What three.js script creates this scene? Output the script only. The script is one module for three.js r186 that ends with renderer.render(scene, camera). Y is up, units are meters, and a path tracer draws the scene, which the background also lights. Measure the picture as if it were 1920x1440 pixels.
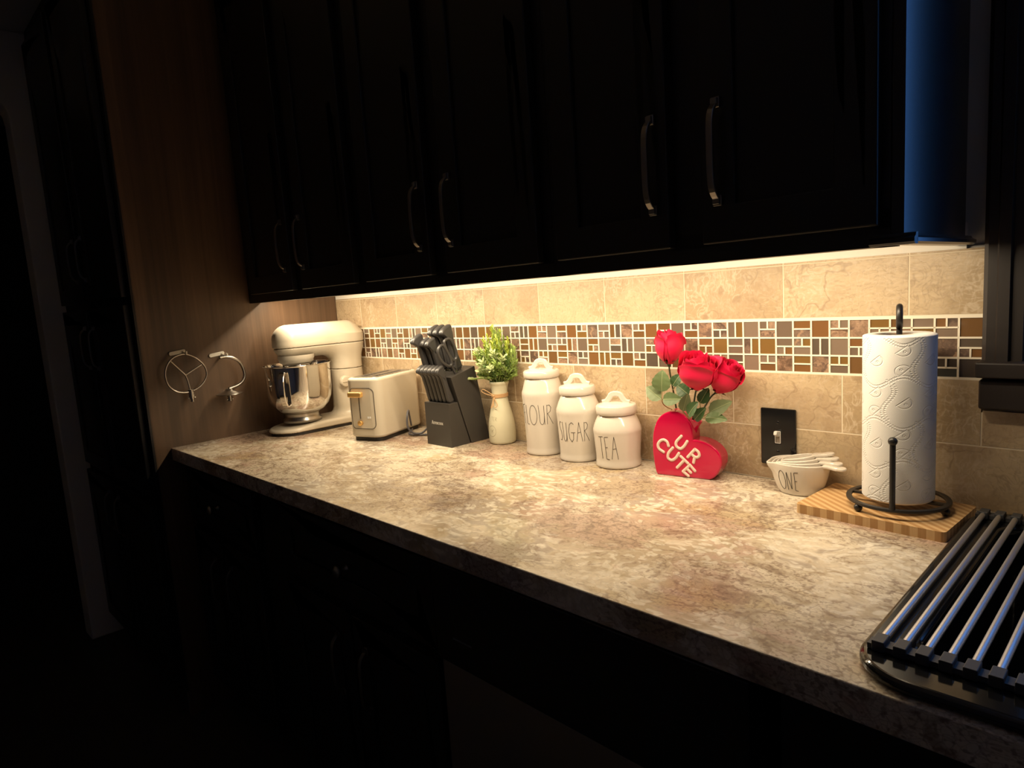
import * as THREE from 'three';
import { RoundedBoxGeometry } from 'three/addons/geometries/RoundedBoxGeometry.js';
import { mergeGeometries } from 'three/addons/utils/BufferGeometryUtils.js';
import { RectAreaLightUniformsLib } from 'three/addons/lights/RectAreaLightUniformsLib.js';
import { TextGeometry } from 'three/addons/geometries/TextGeometry.js';
import { FontLoader } from 'three/addons/loaders/FontLoader.js';

/* ------------------------------------------------------------------ camera, sky, light, exposure */
const scene = new THREE.Scene();
const camera = new THREE.PerspectiveCamera(59.928, 4 / 3, 0.02, 40);
camera.rotation.order = 'YXZ';
camera.position.set(2.29724, 1.33183, 1.31913);
camera.rotation.set(-0.133, 0.80115, -0.06715);
const renderer = new THREE.WebGLRenderer({ antialias: true });
renderer.toneMapping = THREE.LinearToneMapping;
renderer.toneMappingExposure = 1.0;
renderer.shadowMap.enabled = true;
RectAreaLightUniformsLib.init();
scene.background = new THREE.Color().setRGB(0.17, 0.52, 1.42);      // dusk sky, seen and felt only through the window
scene.backgroundIntensity = 1.0;

const CY = 0.9144;                       // worktop height
const LED = { x0: 0.06, x1: 1.985, y: 1.3835, z: 0.266, w: 0.016, tilt: 0.30, power: 130 };
const LED_COLOR = new THREE.Color().setRGB(1.0, 0.81, 0.55);
{
  const l = new THREE.RectAreaLight(LED_COLOR, LED.power, LED.x1 - LED.x0, LED.w);
  l.position.set((LED.x0 + LED.x1) / 2, LED.y - 0.0015, LED.z - 0.001);
  l.lookAt(l.position.x, l.position.y - Math.cos(LED.tilt), l.position.z - Math.sin(LED.tilt));
  l.castShadow = true;
  scene.add(l);
}

/* ------------------------------------------------------------------ helpers */
let seed = 20240611;
const rnd = () => { seed = (seed * 1664525 + 1013904223) >>> 0; return seed / 4294967296; };
const rr = (a, b) => a + (b - a) * rnd();
const V = (x, y, z) => new THREE.Vector3(x, y, z);
const lerp = (a, b, t) => a + (b - a) * t, clamp = (x, a = 0, b = 1) => Math.min(b, Math.max(a, x));
const sst = (a, b, x) => { const t = clamp((x - a) / (b - a)); return t * t * (3 - 2 * t); };
const C = (r, g, b) => new THREE.Color().setRGB(r, g, b);
function M(r, g, b, rough = 0.6, o = {}) { return new THREE.MeshPhysicalMaterial({ color: C(r, g, b), roughness: rough, metalness: 0, ...o }); }
const used = {};
function numbered(n) { if (!(n in used)) { used[n] = 0; return n; } used[n]++; return n + '_' + String(used[n]).padStart(3, '0'); }
function mesh(name, geo, mat, parent, label) {
  const m = new THREE.Mesh(geo, mat); m.name = name; m.castShadow = m.receiveShadow = true;
  if (label) m.userData.label = label;
  parent.add(m); return m;
}
function tag(o, label, category, group) { o.userData.label = label; o.userData.category = category; if (group) o.userData.group = group; return o; }
function thing(name, label, category, [x, y, z] = [0, 0, 0], turn = 0, group) {
  const g = new THREE.Group(); g.name = numbered(name); g.position.set(x, y, z); g.rotation.y = turn; scene.add(g);
  return tag(g, label, category, group);
}
function struct(name, label) { const g = new THREE.Group(); g.name = name; g.userData.kind = 'structure'; if (label) g.userData.label = label; scene.add(g); return g; }
function structMesh(name, geo, mat, label) { const m = mesh(name, geo, mat, scene, label); m.userData.kind = 'structure'; return m; }
const box = (w, h, d, x = 0, y = 0, z = 0) => new THREE.BoxGeometry(w, h, d).translate(x, y, z);
const rbox = (w, h, d, x = 0, y = 0, z = 0, r = 0.002, s = 2) => new RoundedBoxGeometry(w, h, d, s, r).translate(x, y, z);
const bx = (x0, x1, y0, y1, z0, z1, r) => r ? rbox(x1 - x0, y1 - y0, z1 - z0, (x0 + x1) / 2, (y0 + y1) / 2, (z0 + z1) / 2, r) : box(x1 - x0, y1 - y0, z1 - z0, (x0 + x1) / 2, (y0 + y1) / 2, (z0 + z1) / 2);
const lathe = (pts, n = 64) => new THREE.LatheGeometry(pts.map(p => new THREE.Vector2(p[0], p[1])), n);
function curveOf(pts, closed = false, tension = 0.5) { return new THREE.CatmullRomCurve3(pts.map(p => p.isVector3 ? p : V(...p)), closed, 'catmullrom', tension); }
function tube(pts, r, n = 40, k = 10, closed = false) { return new THREE.TubeGeometry(curveOf(pts, closed), n, r, k, closed); }
function ball(r, x, y, z, n = 20) { return new THREE.SphereGeometry(r, n, Math.ceil(n * 0.7)).translate(x, y, z); }
function cyl(r, h, x, y, z, n = 24, r2) { return new THREE.CylinderGeometry(r2 ?? r, r, h, n).translate(x, y, z); }
function merge(list) {
  const gs = list.map(g => { const q = g.index ? g.toNonIndexed() : g.clone(); for (const k of Object.keys(q.attributes)) if (!['position', 'normal', 'uv'].includes(k)) q.deleteAttribute(k); if (!q.attributes.uv) q.setAttribute('uv', new THREE.BufferAttribute(new Float32Array(q.attributes.position.count * 2), 2)); return q; });
  return mergeGeometries(gs);
}
function shapeOf(pts, smooth = false) { const s = new THREE.Shape(); if (smooth) { s.setFromPoints(new THREE.CatmullRomCurve3(pts.map(p => V(p[0], p[1], 0)), true).getPoints(120).map(p => new THREE.Vector2(p.x, p.y))); } else s.setFromPoints(pts.map(p => new THREE.Vector2(p[0], p[1]))); return s; }
function roundRect(w, h, r, cx = 0, cy = 0, hole = false) {
  const s = hole ? new THREE.Path() : new THREE.Shape(), x = cx - w / 2, y = cy - h / 2;
  s.moveTo(x + r, y); s.lineTo(x + w - r, y); s.absarc(x + w - r, y + r, r, -Math.PI / 2, 0); s.lineTo(x + w, y + h - r); s.absarc(x + w - r, y + h - r, r, 0, Math.PI / 2);
  s.lineTo(x + r, y + h); s.absarc(x + r, y + h - r, r, Math.PI / 2, Math.PI); s.lineTo(x, y + r); s.absarc(x + r, y + r, r, Math.PI, Math.PI * 1.5); return s;
}
function extrude(shape, depth, bevel = 0, seg = 3, curve = 12) { return new THREE.ExtrudeGeometry(shape, { depth: depth - 2 * bevel, bevelEnabled: bevel > 0, bevelSize: bevel, bevelThickness: bevel, bevelOffset: -bevel, bevelSegments: seg, curveSegments: curve }).translate(0, 0, bevel); }
/* footprint (x, z) extruded upwards */
function slab(shape, y0, y1, bevel = 0, seg = 3, curve = 12) { return extrude(shape, y1 - y0, bevel, seg, curve).rotateX(-Math.PI / 2).translate(0, y0, 0); }     // shape y = -z
/* uv in metres from the face direction, shifted so that alike pieces differ */
function uvm(geo, ou = 0, ov = 0, swap = false) {
  const g = geo.index ? geo.toNonIndexed() : geo, p = g.attributes.position, n = g.attributes.normal, uv = new Float32Array(p.count * 2);
  for (let i = 0; i < p.count; i++) {
    const ax = Math.abs(n.getX(i)), ay = Math.abs(n.getY(i)), az = Math.abs(n.getZ(i));
    let u, v; if (az >= ax && az >= ay) { u = p.getX(i); v = p.getY(i); } else if (ay >= ax) { u = p.getX(i); v = -p.getZ(i); } else { u = p.getZ(i); v = p.getY(i); }
    uv[2 * i] = (swap ? v : u) + ou; uv[2 * i + 1] = (swap ? u : v) + ov;
  }
  g.setAttribute('uv', new THREE.BufferAttribute(uv, 2)); return g;
}
/* periodic value noise */
function hash(i, j, s) { let h = (i * 374761393 + j * 668265263 + s * 2147483647) | 0; h = Math.imul(h ^ (h >>> 13), 1274126177); h ^= h >>> 16; return (h >>> 0) / 4294967296; }
function vn(u, v, fx, fy, s) {
  const x = u * fx, y = v * fy; let i = Math.floor(x), j = Math.floor(y); const a = x - i, b = y - j, p = a * a * (3 - 2 * a), q = b * b * (3 - 2 * b);
  i = ((i % fx) + fx) % fx; j = ((j % fy) + fy) % fy; const i1 = (i + 1) % fx, j1 = (j + 1) % fy;
  return lerp(lerp(hash(i, j, s), hash(i1, j, s), p), lerp(hash(i, j1, s), hash(i1, j1, s), p), q);
}
function fbm(u, v, fx, fy, s, o = 4) { let t = 0, a = 0.5, n = 0; for (let k = 0; k < o; k++) { t += a * vn(u, v, fx << k, fy << k, s + k * 17); n += a; a *= 0.5; } return t / n; }
const enc = x => { x = clamp(x); return Math.round(255 * (x <= 0.0031308 ? 12.92 * x : 1.055 * Math.pow(x, 1 / 2.4) - 0.055)); };
function dataTex(w, h, fn, sizeU, sizeV, color = true) {
  const d = new Uint8Array(w * h * 4);
  for (let j = 0; j < h; j++) for (let i = 0; i < w; i++) {
    const c = fn((i + 0.5) / w, (j + 0.5) / h), k = 4 * (j * w + i);
    if (color) { d[k] = enc(c[0]); d[k + 1] = enc(c[1]); d[k + 2] = enc(c[2]); } else d[k] = d[k + 1] = d[k + 2] = Math.round(255 * clamp(c));
    d[k + 3] = 255;
  }
  const t = new THREE.DataTexture(d, w, h, THREE.RGBAFormat); t.wrapS = t.wrapT = THREE.RepeatWrapping; t.magFilter = THREE.LinearFilter; t.minFilter = THREE.LinearMipmapLinearFilter; t.generateMipmaps = true;
  if (color) t.colorSpace = THREE.SRGBColorSpace; t.repeat.set(1 / sizeU, 1 / sizeV); t.needsUpdate = true; return t;
}
const mix3 = (a, b, t) => [lerp(a[0], b[0], t), lerp(a[1], b[1], t), lerp(a[2], b[2], t)];
/* naive surface nets of a signed distance */
function surfaceNets(f, lo, hi, cell) {
  const nx = Math.ceil((hi[0] - lo[0]) / cell) + 1, ny = Math.ceil((hi[1] - lo[1]) / cell) + 1, nz = Math.ceil((hi[2] - lo[2]) / cell) + 1;
  const F = new Float32Array(nx * ny * nz), id = (i, j, k) => i + nx * (j + ny * k);
  for (let k = 0; k < nz; k++) for (let j = 0; j < ny; j++) for (let i = 0; i < nx; i++) F[id(i, j, k)] = f(lo[0] + i * cell, lo[1] + j * cell, lo[2] + k * cell);
  const vid = new Int32Array(nx * ny * nz).fill(-1), pos = [], idx = [];
  const E = [[0, 1], [2, 3], [4, 5], [6, 7], [0, 2], [1, 3], [4, 6], [5, 7], [0, 4], [1, 5], [2, 6], [3, 7]];
  for (let k = 0; k < nz - 1; k++) for (let j = 0; j < ny - 1; j++) for (let i = 0; i < nx - 1; i++) {
    const c = []; let neg = 0; for (let q = 0; q < 8; q++) { const v = F[id(i + (q & 1), j + ((q >> 1) & 1), k + (q >> 2))]; c.push(v); if (v < 0) neg++; }
    if (!neg || neg === 8) continue;
    let x = 0, y = 0, z = 0, n = 0;
    for (const [a, b] of E) if ((c[a] < 0) !== (c[b] < 0)) { const t = c[a] / (c[a] - c[b]); x += lerp(a & 1, b & 1, t); y += lerp((a >> 1) & 1, (b >> 1) & 1, t); z += lerp(a >> 2, b >> 2, t); n++; }
    vid[id(i, j, k)] = pos.length / 3; pos.push(lo[0] + (i + x / n) * cell, lo[1] + (j + y / n) * cell, lo[2] + (k + z / n) * cell);
  }
  const quad = (a, b, c, d, flip) => { if (a < 0 || b < 0 || c < 0 || d < 0) return; flip ? idx.push(a, c, b, a, d, c) : idx.push(a, b, c, a, c, d); };
  for (let k = 1; k < nz - 1; k++) for (let j = 1; j < ny - 1; j++) for (let i = 1; i < nx - 1; i++) {
    const s = F[id(i, j, k)] < 0;
    if (s !== (F[id(i + 1, j, k)] < 0)) quad(vid[id(i, j - 1, k - 1)], vid[id(i, j, k - 1)], vid[id(i, j, k)], vid[id(i, j - 1, k)], !s);
    if (s !== (F[id(i, j + 1, k)] < 0)) quad(vid[id(i - 1, j, k - 1)], vid[id(i - 1, j, k)], vid[id(i, j, k)], vid[id(i, j, k - 1)], !s);
    if (s !== (F[id(i, j, k + 1)] < 0)) quad(vid[id(i - 1, j - 1, k)], vid[id(i, j - 1, k)], vid[id(i, j, k)], vid[id(i - 1, j, k)], !s);
  }
  const g = new THREE.BufferGeometry(); g.setAttribute('position', new THREE.Float32BufferAttribute(pos, 3));
  const nor = new Float32Array(pos.length), e = cell * 0.4;
  for (let q = 0; q < pos.length; q += 3) {
    const x = pos[q], y = pos[q + 1], z = pos[q + 2]; let a = f(x + e, y, z) - f(x - e, y, z), b = f(x, y + e, z) - f(x, y - e, z), c = f(x, y, z + e) - f(x, y, z - e); const l = Math.hypot(a, b, c) || 1;
    nor[q] = a / l; nor[q + 1] = b / l; nor[q + 2] = c / l;
  }
  g.setAttribute('normal', new THREE.BufferAttribute(nor, 3)); g.setIndex(idx); return g;
}
const smin = (a, b, k) => { const h = clamp(0.5 + 0.5 * (b - a) / k); return lerp(b, a, h) - k * h * (1 - h); };
const sdRBox = (x, y, z, hx, hy, hz, r) => { const a = Math.abs(x) - hx + r, b = Math.abs(y) - hy + r, c = Math.abs(z) - hz + r; return Math.hypot(Math.max(a, 0), Math.max(b, 0), Math.max(c, 0)) + Math.min(Math.max(a, b, c), 0) - r; };
const sdRRect = (x, z, hx, hz, r) => { const a = Math.abs(x) - hx + r, c = Math.abs(z) - hz + r; return Math.hypot(Math.max(a, 0), Math.max(c, 0)) + Math.min(Math.max(a, c), 0) - r; };

/* ------------------------------------------------------------------ materials */
/* periodic cells: [distance to the nearest seed, gap to the next, random of the cell] */
function cells(u, v, fx, fy, s) {
  const x = u * fx, y = v * fy, i0 = Math.floor(x), j0 = Math.floor(y); let f1 = 9, f2 = 9, id = 0;
  for (let j = j0 - 1; j <= j0 + 1; j++) for (let i = i0 - 1; i <= i0 + 1; i++) {
    const ii = ((i % fx) + fx) % fx, jj = ((j % fy) + fy) % fy, dx = i + hash(ii, jj, s) - x, dy = j + hash(ii, jj, s + 1) - y, d = dx * dx + dy * dy;
    if (d < f1) { f2 = f1; f1 = d; id = hash(ii, jj, s + 2); } else if (d < f2) f2 = d;
  }
  return [Math.sqrt(f1), Math.sqrt(f2) - Math.sqrt(f1), id];
}
const counterTex = dataTex(2048, 1024, (u, v) => {
  const w1 = fbm(u, v, 18, 9, 3, 4) - 0.5, w2 = fbm(u, v, 18, 9, 9, 4) - 0.5, a = u + w1 * 0.045, b = v + w2 * 0.07;
  const big = fbm(a, b, 7, 4, 21, 5), pink = fbm(a, b, 7, 5, 33, 5), grey = fbm(a, b, 9, 5, 47, 5), dens = fbm(a, b, 11, 7, 101, 5), fine = fbm(u, v, 300, 170, 71, 2), mid = fbm(a, b, 60, 44, 77, 3);
  let c = mix3([0.47, 0.375, 0.26], [0.70, 0.61, 0.47], sst(0.38, 0.62, 0.6 * big + 0.4 * mid));
  c = mix3(c, [0.46, 0.31, 0.235], 0.85 * sst(0.52, 0.66, 0.75 * pink + 0.25 * mid));
  c = mix3(c, [0.36, 0.305, 0.25], 0.80 * sst(0.53, 0.66, 0.7 * grey + 0.3 * mid));
  c = mix3(c, [0.50, 0.36, 0.16], 0.45 * sst(0.58, 0.70, fbm(a, b, 10, 6, 57, 4)));
  const k1 = cells(a, b, 84, 76, 5), k2 = cells(a, b, 150, 140, 15), fl = k1[2];
  c = mix3(c, [0.82, 0.75, 0.62], fl > 0.70 ? 0.55 * sst(0.05, 0.25, k1[1]) * sst(0.62, 0.45, dens) : 0);
  c = mix3(c, [0.19, 0.125, 0.085], 0.34 * sst(0.16, 0.015, k1[1]) * sst(0.40, 0.58, dens + 0.3 * (mid - 0.5)));
  const v1 = 1 - Math.abs(2 * fbm(a, b, 26, 20, 83, 4) - 1); c = mix3(c, [0.20, 0.13, 0.09], 0.60 * sst(0.86, 0.985, v1) * sst(0.40, 0.56, dens + 0.5 * (fine - 0.5)));
  c = mix3(c, [0.23, 0.16, 0.11], 0.45 * sst(0.12, 0.02, k2[1]) * sst(0.47, 0.62, dens + 0.15 * k2[2]));
  c = mix3(c, [0.85, 0.79, 0.67], 0.5 * sst(0.60, 0.74, fbm(a, b, 110, 76, 87, 2)) * sst(0.6, 0.42, dens));
  c = mix3(c, [0.15, 0.10, 0.075], 0.62 * sst(0.56, 0.74, fine) * sst(0.40, 0.58, dens));
  const g = 0.78 + 0.44 * (0.6 * fine + 0.4 * mid); return [c[0] * g, c[1] * g, c[2] * g];
}, 1.5, 0.75);
const tileTex = dataTex(1024, 1024, (u, v) => {
  const a = u + (fbm(u, v, 30, 30, 5, 3) - 0.5) * 0.03, b = v + (fbm(u, v, 30, 30, 6, 3) - 0.5) * 0.03;
  const big = fbm(a, b, 6, 6, 11, 4), patch = fbm(a, b, 9, 9, 12, 4);
  let c = mix3([0.42, 0.31, 0.185], [0.54, 0.415, 0.265], sst(0.36, 0.62, big));
  const ridgeA = 1 - Math.abs(2 * fbm(a, b, 110, 44, 15, 3) - 1), ridgeB = 1 - Math.abs(2 * fbm(a, b, 40, 104, 16, 3) - 1), m1 = sst(0.46, 0.60, fbm(u, v, 8, 8, 18, 2)), m2 = sst(0.46, 0.60, fbm(u, v, 7, 9, 19, 2));
  c = mix3(c, [0.66, 0.55, 0.41], 0.52 * m1 * sst(0.80, 0.98, ridgeA)); c = mix3(c, [0.33, 0.235, 0.145], 0.50 * m2 * sst(0.82, 0.99, ridgeB));
  c = mix3(c, [0.36, 0.26, 0.165], 0.5 * (1 - m1) * sst(0.88, 0.99, ridgeA)); c = mix3(c, [0.64, 0.53, 0.40], 0.3 * (1 - m2) * sst(0.88, 0.98, ridgeB));
  const vein = 1 - Math.abs(2 * fbm(a, b, 14, 14, 25, 4) - 1); c = mix3(c, [0.29, 0.20, 0.12], 0.6 * sst(0.94, 0.995, vein) * sst(0.46, 0.6, patch));
  c = mix3(c, [0.38, 0.265, 0.165], 0.5 * sst(0.58, 0.74, patch));
  const g = 0.93 + 0.14 * fbm(u, v, 200, 200, 29, 2); return [c[0] * g, c[1] * g, c[2] * g];
}, 0.8, 0.8);
const tileBump = dataTex(512, 512, (u, v) => 0.5 * fbm(u, v, 24, 24, 31, 4) + 0.5 * fbm(u, v, 90, 40, 37, 2), 0.4, 0.4, false);
const stoneTex = (c1, c2, c3, s) => dataTex(256, 256, (u, v) => {
  const a = u + (fbm(u, v, 4, 4, s, 3) - 0.5) * 0.4, b = v + (fbm(u, v, 4, 4, s + 1, 3) - 0.5) * 0.4;
  let c = mix3(c1, c2, sst(0.35, 0.65, fbm(a, b, 5, 5, s + 2, 4))); c = mix3(c, c3, sst(0.56, 0.7, fbm(a, b, 9, 9, s + 3, 3)));
  const g = 0.7 + 0.6 * fbm(u, v, 40, 40, s + 5, 2); return [c[0] * g, c[1] * g, c[2] * g];
}, 0.09, 0.09);
const panelTex = dataTex(512, 1024, (u, v) => {
  const w = u + 0.03 * (fbm(u, v, 3, 2, 41, 3) - 0.5), gr = fbm(w, v, 90, 4, 43, 3), big = fbm(w, v, 6, 1, 44, 3);
  let c = mix3([0.072, 0.042, 0.024], [0.124, 0.072, 0.041], sst(0.3, 0.7, big)); const g = 0.72 + 0.56 * gr; return [c[0] * g, c[1] * g, c[2] * g];
}, 0.7, 1.4);
const bambooTex = (a, b, s) => dataTex(256, 128, (u, v) => { const g = fbm(u, v, 4, 60, s, 3); const c = mix3(a, b, g); return c; }, 0.12, 0.03);
const floorTex = dataTex(256, 256, (u, v) => { const g = 0.7 + 0.6 * fbm(u, v, 3, 40, 51, 3); return [0.05 * g, 0.042 * g, 0.035 * g]; }, 0.8, 0.8);
const towelBump = (() => {
  const W = 1024, c = document.createElement('canvas'); c.width = c.height = W; const x = c.getContext('2d');
  x.fillStyle = 'rgb(150,150,150)'; x.fillRect(0, 0, W, W);
  for (let j = 0; j < 256; j++) for (let i = 0; i < 256; i++) { const k = 138 + 34 * ((i + j) & 1) + 6 * rnd(); x.fillStyle = `rgb(${k | 0},${k | 0},${k | 0})`; x.fillRect(i * 4, j * 4, 4, 4); }
  const P = 256;                                           // one quilted cell
  const dot = (px, py, r) => { for (const [ox, oy] of [[0, 0], [W, 0], [-W, 0], [0, W], [0, -W]]) { x.beginPath(); x.arc(px + ox, py + oy, r, 0, 7); x.fill(); } };
  for (let j = 0; j < 4; j++) for (let i = 0; i < 4; i++) {
    const ox = i * P + (j & 1) * P / 2, oy = j * P;
    x.fillStyle = 'rgb(40,40,40)';
    for (let t = 0; t < 26; t++) { const s = t / 26, a = s * Math.PI * 2; dot(ox + s * P, oy + 34 * Math.sin(a) + 6, 5.5); dot(ox + s * P, oy + 34 * Math.sin(a) + 24, 5.5); }
    for (let t = 0; t < 20; t++) { const s = t / 20; dot(ox + P / 2 + 26 * Math.sin(s * 6.28) - 8, oy + s * P, 5); dot(ox + P / 2 + 26 * Math.sin(s * 6.28) + 10, oy + s * P, 5); }
    x.strokeStyle = 'rgb(20,20,20)'; x.lineWidth = 6;
    for (const [dx, dy, rot] of [[62, 78, -0.75], [62, 200, 2.3], [196, 140, -0.75]]) {
      for (const wx of [0, W, -W]) { x.save(); x.translate(ox + dx + wx, oy + dy); x.rotate(rot); x.beginPath(); x.arc(0, 0, 34, -0.1, Math.PI + 0.1); x.stroke(); x.beginPath(); x.moveTo(-38, -10); x.lineTo(38, -10); x.stroke(); x.beginPath(); x.arc(0, 10, 5, 0, 7); x.stroke(); x.restore(); }
    }
  }
  const t = new THREE.CanvasTexture(c); t.wrapS = t.wrapT = THREE.RepeatWrapping; return t;
})();

const mat = {
  cab: M(0.0065, 0.0055, 0.0055, 0.42), cabEnd: M(0.012, 0.011, 0.012, 0.20), panel: M(1, 1, 1, 0.40, { map: panelTex }), cabIn: M(0.46, 0.38, 0.28, 0.6),
  bronze: M(0.30, 0.275, 0.25, 0.30, { metalness: 1 }), counter: M(1, 1, 1, 0.20, { map: counterTex, specularIntensity: 0.9 }),
  tile: M(1, 1, 1, 0.42, { map: tileTex, bumpMap: tileBump, bumpScale: 0.0006 }), grout: M(0.86, 0.79, 0.65, 0.85), tileGrout: M(0.76, 0.66, 0.50, 0.85),
  paintStrip: M(0.86, 0.82, 0.74, 0.8), wall: M(0.62, 0.58, 0.52, 0.85), wallTrim: M(0.66, 0.62, 0.55, 0.7), ceiling: M(0.76, 0.74, 0.70, 0.9), floor: M(1, 1, 1, 0.55, { map: floorTex }),
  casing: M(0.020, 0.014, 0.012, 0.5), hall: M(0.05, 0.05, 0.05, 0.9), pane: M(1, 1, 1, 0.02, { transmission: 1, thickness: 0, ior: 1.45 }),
  cream: M(0.61, 0.545, 0.435, 0.34), creamDark: M(0.53, 0.475, 0.385, 0.4), rubber: M(0.022, 0.018, 0.016, 0.6), chrome: M(0.78, 0.76, 0.73, 0.09, { metalness: 1 }), steel: M(0.46, 0.43, 0.39, 0.28, { metalness: 1 }),
  gold: M(0.82, 0.50, 0.17, 0.32, { metalness: 0.55 }), greyPlastic: M(0.12, 0.12, 0.14, 0.5), seam: M(0.10, 0.085, 0.07, 0.6), icon: M(0.85, 0.86, 0.86, 0.5),
  blockBlack: M(0.045, 0.040, 0.036, 0.45), handleBlack: M(0.042, 0.040, 0.040, 0.36), print: M(0.55, 0.52, 0.47, 0.5), blade: M(0.6, 0.6, 0.6, 0.2, { metalness: 1 }),
  ceramic: M(0.67, 0.615, 0.54, 0.16, { clearcoat: 0.3, clearcoatRoughness: 0.1 }), ink: M(0.045, 0.035, 0.028, 0.6), inkSoft: M(0.36, 0.33, 0.24, 0.7),
  vase: M(0.66, 0.63, 0.46, 0.45), twine: M(0.58, 0.36, 0.18, 0.9),
  green: M(0.30, 0.42, 0.105, 0.6, { side: THREE.DoubleSide }), greenYellow: M(0.46, 0.56, 0.07, 0.6, { side: THREE.DoubleSide }), greenPale: M(0.48, 0.56, 0.27, 0.6, { side: THREE.DoubleSide }), greenDark: M(0.11, 0.20, 0.05, 0.6, { side: THREE.DoubleSide }),
  roseLeaf: M(0.115, 0.165, 0.065, 0.5, { side: THREE.DoubleSide }), roseLeafPale: M(0.17, 0.215, 0.105, 0.55, { side: THREE.DoubleSide }), roseLeafDark: M(0.045, 0.095, 0.03, 0.5, { side: THREE.DoubleSide }), vein: M(0.36, 0.40, 0.20, 0.6), stem: M(0.05, 0.06, 0.025, 0.6), stemPale: M(0.30, 0.27, 0.12, 0.6),
  petal: M(0.68, 0.004, 0.055, 0.55, { side: THREE.DoubleSide, sheen: 0.4, sheenColor: C(1, 0.25, 0.25), sheenRoughness: 0.5 }),
  heart: M(0.56, 0.003, 0.055, 0.14, { clearcoat: 0.5, clearcoatRoughness: 0.08 }), letter: M(0.80, 0.62, 0.52, 0.4),
  plate: M(0.008, 0.008, 0.009, 0.10), toggle: M(0.75, 0.72, 0.68, 0.35), toggleDark: M(0.34, 0.29, 0.24, 0.5),
  paper: M(0.80, 0.785, 0.76, 0.95, { bumpMap: towelBump, bumpScale: 0.0018 }), paperEdge: M(0.78, 0.76, 0.73, 0.95), card: M(0.36, 0.24, 0.14, 0.9), iron: M(0.014, 0.013, 0.013, 0.38),
  sink: M(0.010, 0.010, 0.010, 0.10), rod: M(0.72, 0.72, 0.74, 0.40, { metalness: 1 }), silicone: M(0.045, 0.045, 0.048, 0.55), hookWhite: M(0.72, 0.68, 0.60, 0.4), dwSteel: M(0.62, 0.57, 0.51, 0.36, { metalness: 1 }), dwBlack: M(0.010, 0.010, 0.010, 0.25),
  diffuser: M(0.9, 0.88, 0.8, 0.6, { emissive: LED_COLOR, emissiveIntensity: 1.2 }), alu: M(0.7, 0.7, 0.7, 0.35, { metalness: 1 }),
};

/* ------------------------------------------------------------------ the room */
const RX0 = -0.91, RX1 = 3.7, RZ1 = 3.1, RH = 2.452, WINX0 = 2.119, WINX1 = 3.05, WINY0 = 1.19, WINY1 = 2.15;
{
  structMesh('floor', uvm(bx(RX0 - 1.6, RX1 + 0.1, -0.1, 0, -0.15, RZ1 + 0.1)), mat.floor, 'dark floor');
  structMesh('ceiling', bx(RX0 - 1.6, RX1 + 0.1, RH, RH + 0.1, -0.15, RZ1 + 0.1), mat.ceiling, 'ceiling');
  structMesh('wall_right', bx(RX1, RX1 + 0.1, 0, RH, -0.15, RZ1 + 0.1), mat.wall);
  structMesh('wall_front', bx(RX0 - 1.6, RX1 + 0.1, 0, RH, RZ1, RZ1 + 0.1), mat.wall);
  /* left wall with a rounded-corner opening beside the tall cabinet */
  const s = new THREE.Shape(); s.moveTo(-0.15, 0); s.lineTo(0.785, 0); s.lineTo(0.785, 2.12); s.quadraticCurveTo(0.785, 2.20, 0.87, 2.205); s.lineTo(1.70, 2.205); s.quadraticCurveTo(1.80, 2.20, 1.80, 2.09); s.lineTo(1.80, 0); s.lineTo(RZ1 + 0.1, 0); s.lineTo(RZ1 + 0.1, RH); s.lineTo(-0.15, RH);
  structMesh('wall_left', extrude(s, 0.12, 0.006).rotateY(-Math.PI / 2).translate(RX0, 0, 0), mat.wallTrim, 'pale wall with a rounded opening beside the tall cabinet');
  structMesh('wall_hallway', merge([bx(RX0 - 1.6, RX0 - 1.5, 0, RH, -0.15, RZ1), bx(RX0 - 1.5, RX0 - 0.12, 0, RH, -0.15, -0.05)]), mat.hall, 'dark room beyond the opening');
}
const wallBack = struct('wall_back', 'kitchen back wall with tiled backsplash');
{
  const Z = -0.009;
  mesh('plaster', merge([bx(RX0 - 0.1, WINX0, 0, RH, -0.14, Z), bx(WINX1, RX1 + 0.1, 0, RH, -0.14, Z), bx(WINX0, WINX1, 0, WINY0, -0.14, Z), bx(WINX0, WINX1, WINY1, RH, -0.14, Z)]), mat.wall, wallBack);
  mesh('plaster_strip', bx(0.0, 2.03, 1.3575, 1.40, Z, -0.0015), mat.paintStrip, wallBack, 'pale painted strip above the tiles');
}
/* field tiles */
const TILE = { P: 0.2218, X1: 0.1723, right: 2.0555 };
{
  const rows = [[0.9165, 1.0258, 0, 0], [1.0280, 1.1385, 1, 0.1113], [1.2500, 1.3522, 0, 0], [1.3540, 1.3575, 0, 0]];
  mesh('tile_grout', merge([bx(0, TILE.right, CY, 1.140, -0.009, -0.0005), bx(TILE.right, 3.6, CY, 1.085, -0.009, -0.0005), bx(0, TILE.right, 1.249, 1.3575, -0.009, -0.0005)]), mat.tileGrout, wallBack);
  rows.forEach(([y0, y1, , off], ri) => {
    const end = ri < 2 ? 2.72 : TILE.right; let prev = 0; const joints = [];
    for (let k = -1; k < 12; k++) { const x = TILE.X1 + k * TILE.P - off; if (x > 0.02 && x < end - 0.015) joints.push(x); } joints.push(end);
    for (const x of joints) {
      const a = prev + (prev ? 0.0011 : 0.0005), b = x - (x === end && ri >= 2 ? 0 : 0.0011); prev = x;
      let top = y1; if (ri === 1 && a > 2.04) top = 1.088; 
      mesh('tile', uvm(bx(a, b, y0, top, -0.008, 0, Math.min(0.0005, (top - y0) / 4)), rr(0, 0.8), rr(0, 0.8), rnd() < 0.3), mat.tile, wallBack);
    }
  });
}
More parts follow.
